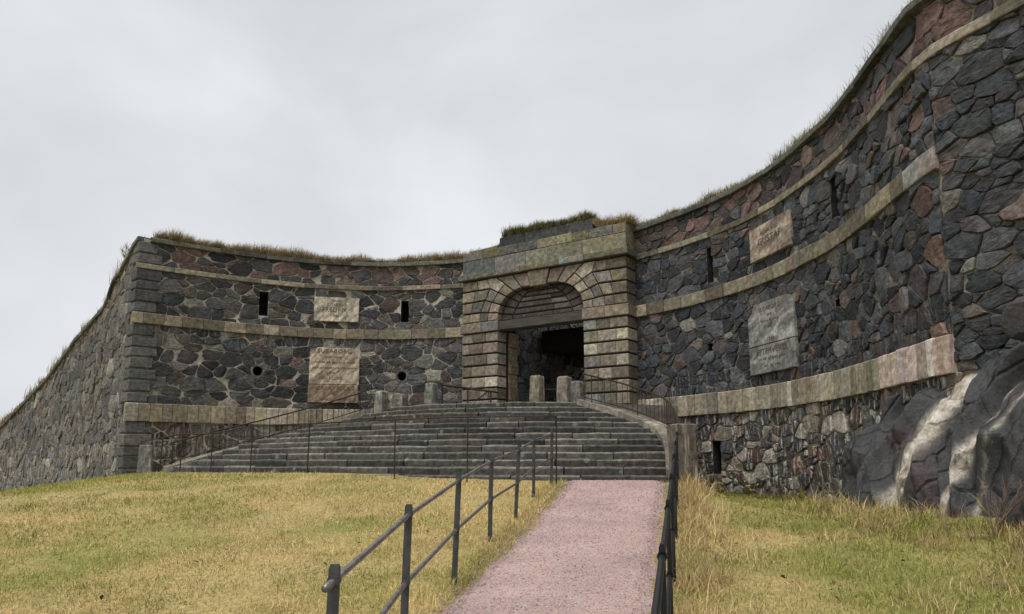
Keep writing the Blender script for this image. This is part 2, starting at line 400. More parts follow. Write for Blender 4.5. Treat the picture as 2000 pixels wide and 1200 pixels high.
def stone_mesh_data(P, cv, dep):
    """rounded irregular stone from outline P on wall curve cv"""
    Q = []; k = len(P)
    for i in range(k):
        a, b_, c = P[i - 1], P[i], P[(i + 1) % k]
        la = math.hypot(a[0] - b_[0], a[1] - b_[1]); lc = math.hypot(c[0] - b_[0], c[1] - b_[1])
        if la < .03: continue
        f = random.uniform(.05, .17)
        ra = min(f, .055 / max(la, .01)); rc = min(f, .055 / max(lc, .01))
        Q.append((b_[0] + (a[0] - b_[0]) * ra, b_[1] + (a[1] - b_[1]) * ra)); Q.append((b_[0] + (c[0] - b_[0]) * rc, b_[1] + (c[1] - b_[1]) * rc))
        if lc > .16:
            u_ = random.uniform(.35, .65); mx_, mz_ = b_[0] + (c[0] - b_[0]) * u_, b_[1] + (c[1] - b_[1]) * u_; e = random.uniform(-.09, .05) * lc; Q.append((mx_ - (c[1] - b_[1]) / lc * e, mz_ + (c[0] - b_[0]) / lc * e))
    if len(Q) < 5: return None
    n_ = len(Q); cx = sum(q[0] for q in Q) / n_; cz = sum(q[1] for q in Q) / n_
    r_ = math.sqrt(area(Q)) ; tx, tz, t2, t3 = random.uniform(-.16, .16), random.uniform(-.18, .18), random.uniform(-.2, .2), random.uniform(-.2, .2); kz = random.uniform(0, .03)
    V = []; lay = ((1.0, -.03, 0), (1.0, .55, .004), (1 - min(.2, .022 / r_), .95, .009), (.5, 1.0, .007))
    for sc, f, j in lay:
        for q in Q:
            s = cx + (q[0] - cx) * sc; z = cz + (q[1] - cz) * sc
            d = dep * f if f > 0 else -.03
            if f > .5: ex_, ez_ = (q[0] - cx) * sc, (q[1] - cz) * sc; d += min(ex_ * tx + ez_ * tz, kz + ex_ * t2 + ez_ * t3) + random.uniform(-1, 1) * j
            V.append(cv.at(s, d, z))
    Fc = []
    for l in range(3):
        for i in range(n_):
            i2 = (i + 1) % n_; Fc.append((l * n_ + i, l * n_ + i2, (l + 1) * n_ + i2, (l + 1) * n_ + i))
    Fc.append(tuple(3 * n_ + i for i in range(n_)))
    if cv.sg < 0: pass
    return V, Fc
def lay_stones(cv, polys, parent, pal, dep=(.03, .07), mat=M_RUB, lime=0.0, sink=None):
    for P in polys:
        d = stone_mesh_data(P, cv, random.uniform(*dep))
        if d is None: continue
        zc = sum(q[1] for q in P) / len(P); s_ = sum(q[0] for q in P) / len(P)
        pp = cv.P(s_); gz = G(pp[0], pp[1])
        if max(q[1] for q in P) < gz - .03: continue
        c = pick(pal(s_, zc) if callable(pal) else pal); lv = lime(s_, zc) if callable(lime) else lime
        STONES.append((parent, d[0], d[1], c, lv, area(P), mat, pp, zc))
STONES = []
def flush_stones(limit=300):
    """the stones that show largest are parts of their own, the rest one joined part"""
    by = {}
    for s in STONES: by.setdefault(s[0].name, []).append(s)
    for k, L_ in by.items():
        vis = lambda s: s[5] / (s[7][0] ** 2 + s[7][1] ** 2)
        L_.sort(key=vis, reverse=True); par = L_[0][0]
        for s in L_[:limit]: link('stone', raw_mesh('stone', s[1], s[2], s[6], s[3], lime=s[4]), par)
        if L_[limit:]:
            mb = MB(); lm = []
            for s in L_[limit:]: mb.add(s[1], s[2], s[3]); lm += [s[4]] * len(s[1])
            link('small_stones', mb.mesh('small_stones', L_[0][6], lime=lm), par, kind='stuff')
def wall_core(name, cv, s0, s1, zb, zt, parent, mat, holes=(), thick=1.1, recess=.7):
    """mortar body with real openings at the loopholes"""
    ss = set(np.arange(s0, s1, .3)) | {s1}; zs = {zb}
    for (a, b_, c, d) in holes: ss |= {a, b_}; zs |= {c, d}
    ss = sorted(ss); V = []; Fc = []
    ztf = zt if callable(zt) else (lambda s: zt)
    zl = sorted(zs) + [None]
    idx = {}
    def vid(i, j, dep=0.0):
        k = (i, j, dep)
        if k not in idx:
            z = ztf(ss[i]) if zl[j] is None else zl[j]; idx[k] = len(V); V.append(cv.at(ss[i], dep, z))
        return idx[k]
    for i in range(len(ss) - 1):
        for j in range(len(zl) - 1):
            sm = (ss[i] + ss[i + 1]) / 2; zhi = zl[j + 1] if zl[j + 1] is not None else ztf(sm); zm = (zl[j] + zhi) / 2
            inside = any(a - 1e-6 <= sm <= b_ + 1e-6 and c - 1e-6 <= zm <= d + 1e-6 for (a, b_, c, d) in holes)
            if not inside: Fc.append((vid(i, j), vid(i + 1, j), vid(i + 1, j + 1), vid(i, j + 1)))
        Fc.append((vid(i, len(zl) - 1), vid(i + 1, len(zl) - 1), vid(i + 1, len(zl) - 1, -thick), vid(i, len(zl) - 1, -thick)))
        Fc.append((vid(i, 0, -thick), vid(i, len(zl) - 1, -thick), vid(i + 1, len(zl) - 1, -thick), vid(i + 1, 0, -thick)))
    e = len(ss) - 1; tz = len(zl) - 1
    Fc.append((vid(0, 0), vid(0, tz), vid(0, tz, -thick), vid(0, 0, -thick))); Fc.append((vid(e, 0), vid(e, 0, -thick), vid(e, tz, -thick), vid(e, tz)))
    o = link(name, raw_mesh(name, V, Fc, mat), parent)
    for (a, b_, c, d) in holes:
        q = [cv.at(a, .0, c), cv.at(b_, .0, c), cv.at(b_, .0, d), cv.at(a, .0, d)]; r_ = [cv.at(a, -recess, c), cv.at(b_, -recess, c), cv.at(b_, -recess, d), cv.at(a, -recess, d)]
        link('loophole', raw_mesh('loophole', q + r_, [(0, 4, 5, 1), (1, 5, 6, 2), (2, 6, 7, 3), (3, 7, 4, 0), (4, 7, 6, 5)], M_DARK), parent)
    return o
def string_blocks(name, cv, s0, s1, zb, zt, proj, wr, pal, mat, parent, back=.05, gap=.014, slopef=None, lime=0.0, endpal=None, endlen=0):
    s = s0
    while s < s1 - .02:
        e = min(s1, s + random.uniform(*wr))
        if s1 - e < wr[0] * .5: e = s1
        n_ = max(1, int((e - s) / .35)); V = []; Fc = []; pj = proj + random.uniform(-.012, .012); dz = random.uniform(-.006, .006)
        ch = min(.02, (zt - zb) * .2)
        for i in range(n_ + 1):
            t = s + gap / 2 + (e - s - gap) * i / n_; of = slopef(t) if slopef else 0
            ec = .012 if i in (0, n_) else 0
            for (dp, z) in ((-back, zb), (pj - ec - .004, zb), (pj - ec, zb + ch), (pj - ec, zt - ch), (pj - ch - ec, zt), (-back, zt)):
                V.append(cv.at(t, dp + random.uniform(-.004, .004), z + of + dz + random.uniform(-.004, .004)))
        m_ = 6
        for i in range(n_):
            for k in range(m_): k2 = (k + 1) % m_; Fc.append((i * m_ + k, i * m_ + k2, (i + 1) * m_ + k2, (i + 1) * m_ + k))
        Fc.append(tuple(range(m_))[::-1]); Fc.append(tuple(n_ * m_ + k for k in range(m_)))
        link(name, raw_mesh(name, V, Fc, M_GATE if (endpal and s > s1 - endlen) else mat, pick(endpal if (endpal and s > s1 - endlen) else pal), lime=lime), parent)
        s = e
P_DARK = [(46, (.034, .0365, .040)), (28, (.072, .073, .072)), (10, (.085, .07, .062)), (8, (.105, .070, .062)), (9, (.15, .145, .125)), (5, (.23, .215, .175))]
P_PARA = [(38, (.04, .042, .045)), (16, (.065, .066, .066)), (26, (.135, .088, .078)), (12, (.115, .085, .07)), (6, (.17, .12, .095))]
P_RIGHT = [(44, (.036, .041, .048)), (34, (.070, .074, .079)), (8, (.076, .066, .062)), (6, (.12, .080, .064)), (6, (.14, .135, .122))]
P_FLANK = [(40, (.082, .085, .086)), (30, (.12, .12, .114)), (14, (.13, .12, .102)), (6, (.115, .088, .072)), (9, (.21, .20, .165))]
P_STR = [(50, (.175, .155, .11)), (30, (.205, .18, .13)), (15, (.15, .14, .11)), (8, (.25, .225, .175))]
P_LOWS = [(40, (.235, .205, .145)), (30, (.29, .255, .195)), (20, (.19, .165, .122)), (16, (.38, .345, .28))]
P_COP = [(50, (.085, .09, .08)), (30, (.11, .11, .09)), (20, (.07, .075, .072))]
P_GATE = [(34, (.19, .162, .124)), (20, (.24, .205, .162)), (16, (.15, .13, .102)), (9, (.16, .162, .148)), (10, (.34, .30, .235)), (8, (.21, .165, .118))]
P_ATTIC = [(30, (.19, .175, .12)), (20, (.125, .13, .122)), (12, (.20, .20, .19)), (20, (.17, .155, .095))]
P_STEP = [(50, (.076, .072, .063)), (25, (.090, .084, .072)), (15, (.048, .049, .045)), (8, (.10, .088, .072))]

# ------------------------------------------------------------------ ground, path
def grid_axis(*segs):
    o = []
    for a, b_, st in segs: o += list(np.arange(a, b_, st))
    return np.array(o + [segs[-1][1]])
gx_ = grid_axis((-600, -40, 70), (-40, -16, 2), (-16, -8, .5), (-8, 8, .2), (8, 40, 4), (40, 600, 70)); gy_ = grid_axis((-400, -20, 60), (-20, 2, 2), (2, 16, .2), (16, 26, .5), (26, 44, 2), (44, 1000, 80))
X, Y = np.meshgrid(gx_, gy_); Zg = ground(X, Y) + (fbm(X * 1.3, Y * 1.3, 3) - .5) * .05 * ((np.abs(X) < 20) & (Y < 30))
def path_l(y): return np.interp(y, [-4, 3, 5.7, 6.78, 9.5, 13.0, 14.2], [-2.2, -1.3, -.72, -.45, .15, .80, .94]) + .04 * (vnoise(y * 3, y * 0) - .5) * 2
def path_r(y): return np.interp(y, [-4, 5.7, 13.7, 14.2], [-1.2, 1.08, 2.86, 2.95]) + .03 * (vnoise(y * 3, y * 0 + 9) - .5) * 2
pin = (X > path_l(Y)) & (X < path_r(Y)) & (Y < 14.2) & (Y > -4); Zg[pin] = ground(X, Y)[pin] - .03
nx_, ny_ = len(gx_), len(gy_)
V = np.stack([X.ravel(), Y.ravel(), Zg.ravel()], 1); ii = np.arange((ny_ - 1) * (nx_ - 1)); r_ = ii // (nx_ - 1); c_ = ii % (nx_ - 1); a0 = r_ * nx_ + c_
F = np.concatenate([np.stack([a0, a0 + 1, a0 + nx_ + 1], 1), np.stack([a0, a0 + nx_ + 1, a0 + nx_], 1)])
link('ground', big_mesh('ground', V, F, M_LAWN, np.full((len(V), 3), .1), True), kind='structure', label='sloping lawn of straw yellow and green grass below the fortress')
ys = np.arange(-4, 14.25, .15); V = []; Fc = []; K = 9
for y in ys:
    l, r2_ = path_l(y), path_r(y)
    for k in range(K):
        x = l + (r2_ - l) * k / (K - 1); V.append((x, y, G(x, y) + (.012 + .018 * math.sin(math.pi * k / (K - 1)) if 0 < k < K - 1 else -.05)))
for i in range(len(ys) - 1):
    for k in range(K - 1): Fc.append((i * K + k, i * K + k + 1, (i + 1) * K + k + 1, (i + 1) * K + k))
link('gravel_path', raw_mesh('gravel_path', V, Fc, M_PATH, smooth=True), kind='structure', label='pink gravel path climbing to the stone steps')
# loose chips on the path
nP = 42000; py = 2.6 + 11.4 * rng.random(nP) ** 1.8; px = path_l(py) - .04 + (path_r(py) - path_l(py) + .08) * rng.random(nP)
pf = np.clip((px - path_l(py)) / (path_r(py) - path_l(py)), 0, 1); pz = ground(px, py) + .014 + .018 * np.sin(math.pi * pf) + .004
sz = (.004 + .006 * rng.random(nP)) * (1 + .07 * py)
B = rng.normal(size=(nP, 4, 3)); B /= np.linalg.norm(B, axis=2, keepdims=True); B[:, :, 2] *= .6
V = np.stack([px, py, pz - .006], 1)[:, None, :] + B * sz[:, None, None]
F = (np.arange(nP)[:, None, None] * 4 + np.array([[0, 1, 2], [0, 2, 3], [0, 3, 1], [1, 3, 2]])[None]).reshape(-1, 3)
pc = np.array([[.50, .365, .33], [.58, .46, .42], [.36, .245, .22], [.64, .54, .50], [.38, .255, .225]])[rng.integers(0, 5, nP)] * (.8 + .4 * rng.random((nP, 1)))
link('gravel_chips', big_mesh('gravel_chips', V.reshape(-1, 3), F, M_PEB, np.repeat(pc, 4, 0)), kind='stuff', label='loose pink gravel chips strewn over the path')

# ------------------------------------------------------------------ left curved wall
def hole(cv, x0, y0, x1, y1):
    a = cv.hit(x0, (y0 + y1) / 2)[0]; b_ = cv.hit(x1, (y0 + y1) / 2)[0]; xm = (x0 + x1) / 2
    return (min(a, b_), max(a, b_), cv.hit(xm, y1)[1], cv.hit(xm, y0)[1])
def tab_box(cv, pts):
    h = [cv.hit(*q) for q in pts]; return (min(q[0] for q in h), max(q[0] for q in h), min(q[1] for q in h), max(q[1] for q in h))
WL = thing('curved_rampart', 'concave dark rubble wall with pale tablets, ending in the corner above the lawn', 'wall', (-7, 25.5, -.4), 'rubble walls of the fortress')
slitsL = [hole(LW, 506, 570, 524, 617), hole(LW, 783, 588, 799, 630)]
rndL = []
for (x, y) in ((503, 725), (785, 735)):
    s_, z_ = LW.hit(x, y); rndL.append((s_, z_, .20))
sqL = [(s_ - .19, s_ + .19, z_ - .19, z_ + .19) for s_, z_, q in rndL]
tL1 = tab_box(LW, [(615, 581), (702, 585), (700, 631), (613, 627)]); tL2 = tab_box(LW, [(607, 679), (703, 682), (694, 788), (602, 784)])
wall_core('mortar_body', LW, 0, LW.len + .0, -1.2, ZC - .05, WL, M_MORT, slitsL + sqL)
EX = .06
for s_, z_, q in rndL:
    V = []; Fc = []
    for i in range(18):
        t = 2 * math.pi * i / 18
        for r_, d_ in ((.27, -.01), (.245, .03), (.165, .03), (.155, -.12)): V.append(LW.at(s_ + math.cos(t) * r_, d_, z_ + math.sin(t) * r_))
    for i in range(18):
        for l in range(3): i2 = (i + 1) % 18; Fc.append((i * 4 + l, i2 * 4 + l, i2 * 4 + l + 1, i * 4 + l + 1))
    link('port_ring', raw_mesh('port_ring', V, Fc, M_RUB, (.085, .082, .075), lime=.3), WL)
palL = lambda s, z: P_PARA if z > ZUT else P_DARK
lay_stones(LW, rubble(0, LW.len - .5, -.9, ZLB, .52, .34, .04), WL, palL, lime=.5)
lay_stones(LW, rubble(0, LW.len - .5, ZLT, ZMB, .58, .35, .030, [tL2], rndL), WL, palL, lime=lambda s, z: .25 if z > 3.9 else .04)
lay_stones(LW, rubble(0, LW.len - .5, ZMT, ZUB, .56, .33, .028, slitsL + [tL1]), WL, palL)
lay_stones(LW, rubble(0, LW.len - .5, ZUT, ZC - .14, .62, .36, .028), WL, palL)
string_blocks('string_block', LW, 0, LW.len + .12, ZLB, ZLT, .13, (.26, .5), P_LOWS, M_DRESS, WL, lime=.25)
string_blocks('string_block', LW, 0, LW.len + .11, ZMB, ZMT, .12, (.45, .8), P_STR, M_DRESS, WL)
string_blocks('string_block', LW, 0, LW.len + .1, ZUB, ZUT, .1, (.7, 1.5), P_STR, M_DRESS, WL)
string_blocks('coping_slab', LW, 0, LW.len + .16, ZC - .14, ZC, .17, (.8, 1.5), P_COP, M_DRESS, WL, back=.5)
# flank wall receding from the corner, its top stepping down the slope
WF = thing('flank_rampart', 'long grey rubble wall running away from the corner, top sloping down to the lawn', 'wall', (-16, 26.5, -.9), 'rubble walls of the fortress')
def ftop(s): return float(np.interp(s, [0, .4, 1.4, 2.0, 2.6, 5.5, 8.3, 15], [ZC, 6.95, 6.3, 6.0, 5.3, 4.4, 3.3, 1.45]))
wall_core('mortar_body', LF, 0, LF.len, -2.5, lambda s: ftop(s) - .1, WF, M_MORTD)
lay_stones(LF, rubble(.42, LF.len, -1.9, ZC, .38, .36, .022, top=lambda s: ftop(s) - .13), WF, P_FLANK, (.02, .055), lime=lambda s, z: .6 if z < .6 else .15)
string_blocks('coping_slab', LF, -.02, LF.len, -.14, 0, .12, (.7, 1.2), P_COP, M_DRESS, WF, back=.4, slopef=ftop)

for z0, z1 in ((-.9, ZLB), (ZLT, ZMB), (ZMT, ZUB), (ZUT, ZC - .14)):
    nq = max(1, round((z1 - z0) / .38)); zq = [z0 + (z1 - z0) * (i + (random.uniform(-.14, .14) if 0 < i < nq else 0)) / nq for i in range(nq + 1)]
    for i in range(nq):
        l1, l2 = random.uniform(.47, .72), random.uniform(.41, .56)
        def foot(d):
            a = np.array(LW.at(LW.len, d, 0))[:2]; e1 = LW.T(LW.len); b2 = np.array(LF.at(0, d, 0))[:2]; e2 = LF.T(0)
            M_ = np.array([[e1[0], e2[0]], [e1[1], e2[1]]]); u = np.linalg.solve(M_, b2 - a); c = a + e1 * u[0]
            return [LW.at(LW.len - l1, d, 0)[:2], tuple(c), LF.at(l2, d, 0)[:2]]
        dd_ = random.uniform(.068, .085); o3 = foot(dd_); i3 = foot(dd_ - .03); bk = [LF.at(l2, -.05, 0)[:2], LW.at(LW.len - l1, -.05, 0)[:2]]
        if zq[i + 1] < -.5: continue
        V = []
        for zz, ft in ((zq[i] + .015, i3), (zq[i] + .05, o3), (zq[i + 1] - .05, o3), (zq[i + 1] - .015, i3)): V += [(x + random.uniform(-.012, .012), y + random.uniform(-.012, .012), zz + random.uniform(-.012, .012)) for x, y in ft] + [(x, y, zz) for x, y in bk]
        Fc = [(4, 3, 2, 1, 0), (15, 16, 17, 18, 19)] + [(l * 5 + q, l * 5 + (q + 1) % 5, l * 5 + 5 + (q + 1) % 5, l * 5 + 5 + q) for l in range(3) for q in range(5)]
        link('quoin', raw_mesh('quoin', V, Fc, M_RUB, pick([(2, (.072, .073, .072)), (1, (.10, .098, .092)), (1, (.14, .125, .08) if z0 > 6 else (.072, .074, .073))]), lime=.05), WL)

# ------------------------------------------------------------------ right curved wall
WR = thing('curved_rampart', 'tall dark rubble wall sweeping from the gateway round to the rock outcrop', 'wall', (6.5, 16, -.9), 'rubble walls of the fortress')
slitsR = [hole(RW, 1622, 343, 1640, 428), hole(RW, 1381, 483, 1393, 553), hole(RW, 1393, 862, 1409, 926)]
smallR = [hole(RW, 1383, 671, 1394, 686), hole(RW, 1632, 583, 1645, 600)]
tR1 = tab_box(RW, [(1474, 457), (1550, 409), (1550, 480), (1474, 512)]); tR2 = tab_box(RW, [(1473, 615), (1556, 570), (1557, 718), (1474, 735)])
wall_core('mortar_body', RW, 0, S_COR, -1.4, ZC - .05, WR, M_MORTD, slitsR + smallR); wall_core('mortar_body', RW, S_COR, RW.len, -1.4, ZC - .05, WR, M_MORTD)
palR = lambda s, z: P_PARA if z > ZUT else P_RIGHT
lay_stones(RW, rubble(0, RW.len, -1.1, ZLB, .40, .29, .034, slitsR[2:]), WR, [(40, (.045, .047, .052)), (20, (.07, .068, .064)), (14, (.12, .07, .058)), (26, (.30, .28, .235)), (12, (.20, .17, .135))], lime=.95)
lay_stones(RW, rubble(0, S_COR, ZLT, ZMB, .43, .31, .024, [tR2] + smallR), WR, palR, (.03, .08), lime=lambda s, z: .2 if z < 2.3 else .03)
lay_stones(RW, rubble(0, S_COR, ZMT, ZUB, .43, .30, .022, slitsR[:2] + [tR1]), WR, palR, (.03, .08))
lay_stones(RW, rubble(S_COR + .03, RW.len, ZLB, ZUB, .42, .235, .013), WR, palR, (.03, .085))
lay_stones(RW, rubble(0, RW.len, ZUT, ZC - .14, .46, .31, .022), WR, palR, (.03, .07))
string_blocks('string_block', RW, 0, S_COR + .05, ZLB, ZLT, .14, (.2, .42), P_LOWS, M_DRESS, WR, lime=.25, endpal=[(3, (.42, .36, .31)), (1, (.37, .26, .20)), (2, (.50, .46, .41)), (1, (.27, .24, .21))], endlen=2.6)
string_blocks('string_block', RW, 0, S_COR + .05, ZMB, ZMT, .12, (.4, .75), P_STR, M_DRESS, WR, endpal=[(1, (.46, .33, .25)), (1, (.46, .33, .25)), (1, (.30, .30, .28))], endlen=1.1)
string_blocks('string_block', RW, 0, RW.len, ZUB, ZUT, .1, (.7, 1.4), P_STR, M_DRESS, WR)
string_blocks('coping_slab', RW, 0, RW.len, ZC - .13, ZC, .16, (.8, 1.5), P_COP, M_DRESS, WR, back=.5)

# ------------------------------------------------------------------ tablets with carved lettering
M_LET, n, b = new_mat('carved_lettering'); b.inputs['Base Color'].default_value = (.085, .07, .052, 1)
def tablet(cv, tb, outline, panels, parent, cols, lines, name, label, proud=.12, shear_dir=1):
    s0, s1, z0, z1 = tb; a = np.array(cv.at(s0, 0, 0))[:2]; c = np.array(cv.at(s1, 0, 0))[:2]
    nn = cv.N((s0 + s1) / 2); e = (c - a); wl = np.linalg.norm(e); e /= wl
    flip = (np.cross(e, nn) > 0)          # left-to-right as read by a viewer in front of the wall
    if flip: org, ex = c, -e
    else: org, ex = a, e
    cm = np.array(cv.at((s0 + s1) / 2, 0, 0))[:2]; sag = max(0, (cm - (a + c) / 2).dot(nn)); org = org + nn * sag
    W3 = lambda u, z, d: (org[0] + ex[0] * u + nn[0] * d, org[1] + ex[1] * u + nn[1] * d, z)
    for pi, (pol, col) in enumerate(zip(panels, cols)):
        pts = [(u * wl, z0 + v_ * (z1 - z0)) for u, v_ in pol]; n_ = len(pts)
        cu = sum(q[0] for q in pts) / n_; cz = sum(q[1] for q in pts) / n_; V = []
        for d, ins in ((-.06, 0), (proud - .012, 0), (proud, .012)):
            for u, z in pts: V.append(W3(u + (ins if u < cu else -ins), z + (ins if z < cz else -ins), d))
        Fc = [tuple(2 * n_ + i for i in range(n_)), tuple(range(n_))[::-1]]
        for l in range(2):
            for i in range(n_): i2 = (i + 1) % n_; Fc.append((l * n_ + i, l * n_ + i2, (l + 1) * n_ + i2, (l + 1) * n_ + i))
        o = link(name, raw_mesh(name, V, Fc, M_TAB, col), parent, label=label[pi])
        for (txt, u, v_, h, it, wd) in lines[pi]:
            cu_ = bpy.data.curves.new('t', 'FONT'); cu_.body = txt; cu_.size = h * 1.35; cu_.align_x = 'CENTER'; cu_.align_y = 'CENTER'; cu_.shear = .25 if it else 0; cu_.extrude = .003; cu_.resolution_u = 2; cu_.space_character = 1.05
            t = bpy.data.objects.new('t', cu_); COL.objects.link(t); bpy.context.view_layer.update()
            me = bpy.data.meshes.new_from_object(t.evaluated_get(bpy.context.evaluated_depsgraph_get())); bpy.data.objects.remove(t); bpy.data.curves.remove(cu_)
            n2_ = len(me.vertices); co = np.empty(n2_ * 3, np.float32); me.vertices.foreach_get('co', co); co = co.reshape(-1, 3)
            wid = co[:, 0].max() - co[:, 0].min(); k = min(1.15, wd * wl / wid) if wid > 0 else 1
            p0 = np.array(W3(u * wl, z0 + v_ * (z1 - z0), proud + .001)); EX3 = np.array([ex[0], ex[1], 0]); NN3 = np.array([nn[0], nn[1], 0])
            co = p0 + co[:, :1] * k * EX3 + co[:, 1:2] * np.array([0, 0, 1]) + (co[:, 2:3] + .003) * .6 * NN3
            me.vertices.foreach_set('co', co.astype(np.float32).ravel()); me.update(); me.materials.clear(); me.materials.append(M_LET); me.name = 'lettering'
            link('lettering', me, o, kind='stuff')
R4 = [(0, 0), (1, 0), (1, 1), (0, 1)]
TOPP = [(0, .33), (1, .33), (1, .83), (.93, .87), (.86, 1), (.14, 1), (.10, .90), (0, .83)]; LOWP = [(-.01, 0), (.99, 0), (.99, .322), (-.01, .322)]
tablet(LW, tL1, None, [R4], WL, [(.36, .32, .255)], [[('under', .5, .86, .10, True, .4), ('KONUNG', .5, .68, .13, False, .42), ('FREDRIK', .46, .47, .19, False, .56), ('1748', .46, .22, .10, False, .26)]], 'inscribed_tablet', ['pale rectangular tablet between two slit loopholes'])
tablet(LW, tL2, None, [TOPP, LOWP], WL, [(.33, .275, .205), (.235, .175, .125)],
       [[('SUEABORG', .5, .93, .16, False, .68), ('som rörer', .48, .83, .09, True, .36), ('hafvet på den ena sidan', .5, .735, .09, True, .84), ('och stranden på den andra', .5, .63, .09, True, .88), ('gifver', .45, .54, .09, True, .22), ('DEN KLOKE', .43, .44, .11, False, .46)],
        [('HERRAVÄLDET', .5, .255, .15, False, .84), ('till', .47, .16, .08, True, .2), ('sjös och lands', .52, .065, .10, True, .6)]], 'inscribed_tablet', ['pale veined tablet panel with cut upper corners', 'browner lower tablet panel behind the stair railing'])
tablet(RW, tR1, None, [R4], WR, [(.275, .225, .175)], [[('KONUNG', .5, .74, .10, False, .42), ('GUSTAF', .5, .5, .18, False, .56)]], 'inscribed_tablet', ['brownish rectangular tablet above the mid stone band'])
tablet(RW, tR2, None, [[(0, .40), (1, .40), (1, .88), (.93, .90), (.86, 1), (.15, 1), (.10, .9), (0, .84)], [(0, 0), (1, 0), (1, .39), (0, .39)]], WR, [(.215, .215, .20), (.185, .185, .172)],
       [[('SUEABORG', .5, .90, .11, False, .6), ('som', .5, .81, .08, True, .3), ('denna fästning', .5, .73, .08, True, .7), ('och', .5, .64, .08, True, .3), ('1748', .5, .46, .10, False, .4)],
        [('EFTERVERD', .5, .30, .15, False, .78), ('stå här på egen botn', .5, .2, .08, True, .8), ('och lita icke', .5, .1, .08, True, .5)]], 'inscribed_tablet', ['grey marble tablet panel with a broken upper corner', 'grey veined lower tablet panel'])

# ------------------------------------------------------------------ gateway
C0 = np.array([.845, 23.125]); AR = np.array([.82571, -.56410]); AO = np.array([-.56410, -.82571])
def gw(a, b_, z): p = C0 + AR * a + AO * b_; return (p[0], p[1], z)
GT = thing('stone_gateway', 'rusticated brown stone gateway with fanned voussoirs and a dark timber lunette', 'gateway', (.845, 23.125, 1.59))
HB = 3.08
def gblock(pol, bf, bb, col, name='block', mat=M_GATE, ch=.018, gz=.029, ga=.004, jb=.008, parent=None, lime=0.0):
    """prism from an outline in the facade plane, chamfered front"""
    n_ = len(pol); cu = sum(q[0] for q in pol) / n_; cz = sum(q[1] for q in pol) / n_; bf = bf + random.uniform(-jb, jb); V = []
    # inset by shifting each edge inwards
    P = list(pol); ar = sum(P[i][0] * P[(i + 1) % n_][1] - P[(i + 1) % n_][0] * P[i][1] for i in range(n_))
    if ar < 0: P = P[::-1]
    def inset(P, fa):
        o = []
        Ls = []
        for i in range(n_):
            a, c = P[i], P[(i + 1) % n_]; dx, dz = c[0] - a[0], c[1] - a[1]; l = math.hypot(dx, dz) or 1e-6
            nx, nz = dz / l, -dx / l; g = fa(abs(nz)); Ls.append((nx, nz, nx * a[0] + nz * a[1] - g))
        for i in range(n_):
            (a1, b1, d1), (a2, b2, d2) = Ls[i - 1], Ls[i]; det = a1 * b2 - a2 * b1
            if abs(det) < 1e-4: o.append(P[i])
            else: o.append(((d1 * b2 - d2 * b1) / det, (a1 * d2 - a2 * d1) / det))
        return o
    Q = inset(P, lambda t: ga + (gz - ga) * t); Q2 = inset(Q, lambda t: ch)
    for q in Q: V.append(gw(q[0], bb, q[1]))
    for q in Q: V.append(gw(q[0], bf - ch, q[1]))
    for q in Q2: V.append(gw(q[0] + random.uniform(-.003, .003), bf, q[1] + random.uniform(-.003, .003)))
    Fc = [tuple(2 * n_ + i for i in range(n_)), tuple(range(n_))[::-1]]
    for l in range(2):
        for i in range(n_): i2 = (i + 1) % n_; Fc.append((l * n_ + i, l * n_ + i2, (l + 1) * n_ + i2, (l + 1) * n_ + i))
    return link(name, raw_mesh(name, V, Fc, mat, col, lime=lime), parent or GT)
def gbox(name, a0, a1, b0, b1, z0, z1, mat, parent, col=None):
    V = [gw(a, b_, z) for z in (z0, z1) for a, b_ in ((a0, b0), (a1, b0), (a1, b1), (a0, b1))]
    Fc = [(0, 1, 2, 3), (4, 7, 6, 5), (0, 4, 5, 1), (1, 5, 6, 2), (2, 6, 7, 3), (3, 7, 4, 0)]
    return link(name, raw_mesh(name, V, Fc, mat, col), parent)
def splits(a0, a1, lo, hi):
    o = [a0]
    while a1 - o[-1] > hi: o.append(o[-1] + random.uniform(lo, hi))
    if a1 - o[-1] < lo * .6 and len(o) > 1: o.pop()
    return o + [a1]
ZP = 1.59                                                      # landing level
crs = [1.50, 1.68, 2.06, 2.445, 2.82, 3.2, 3.58, 3.96, 4.31]
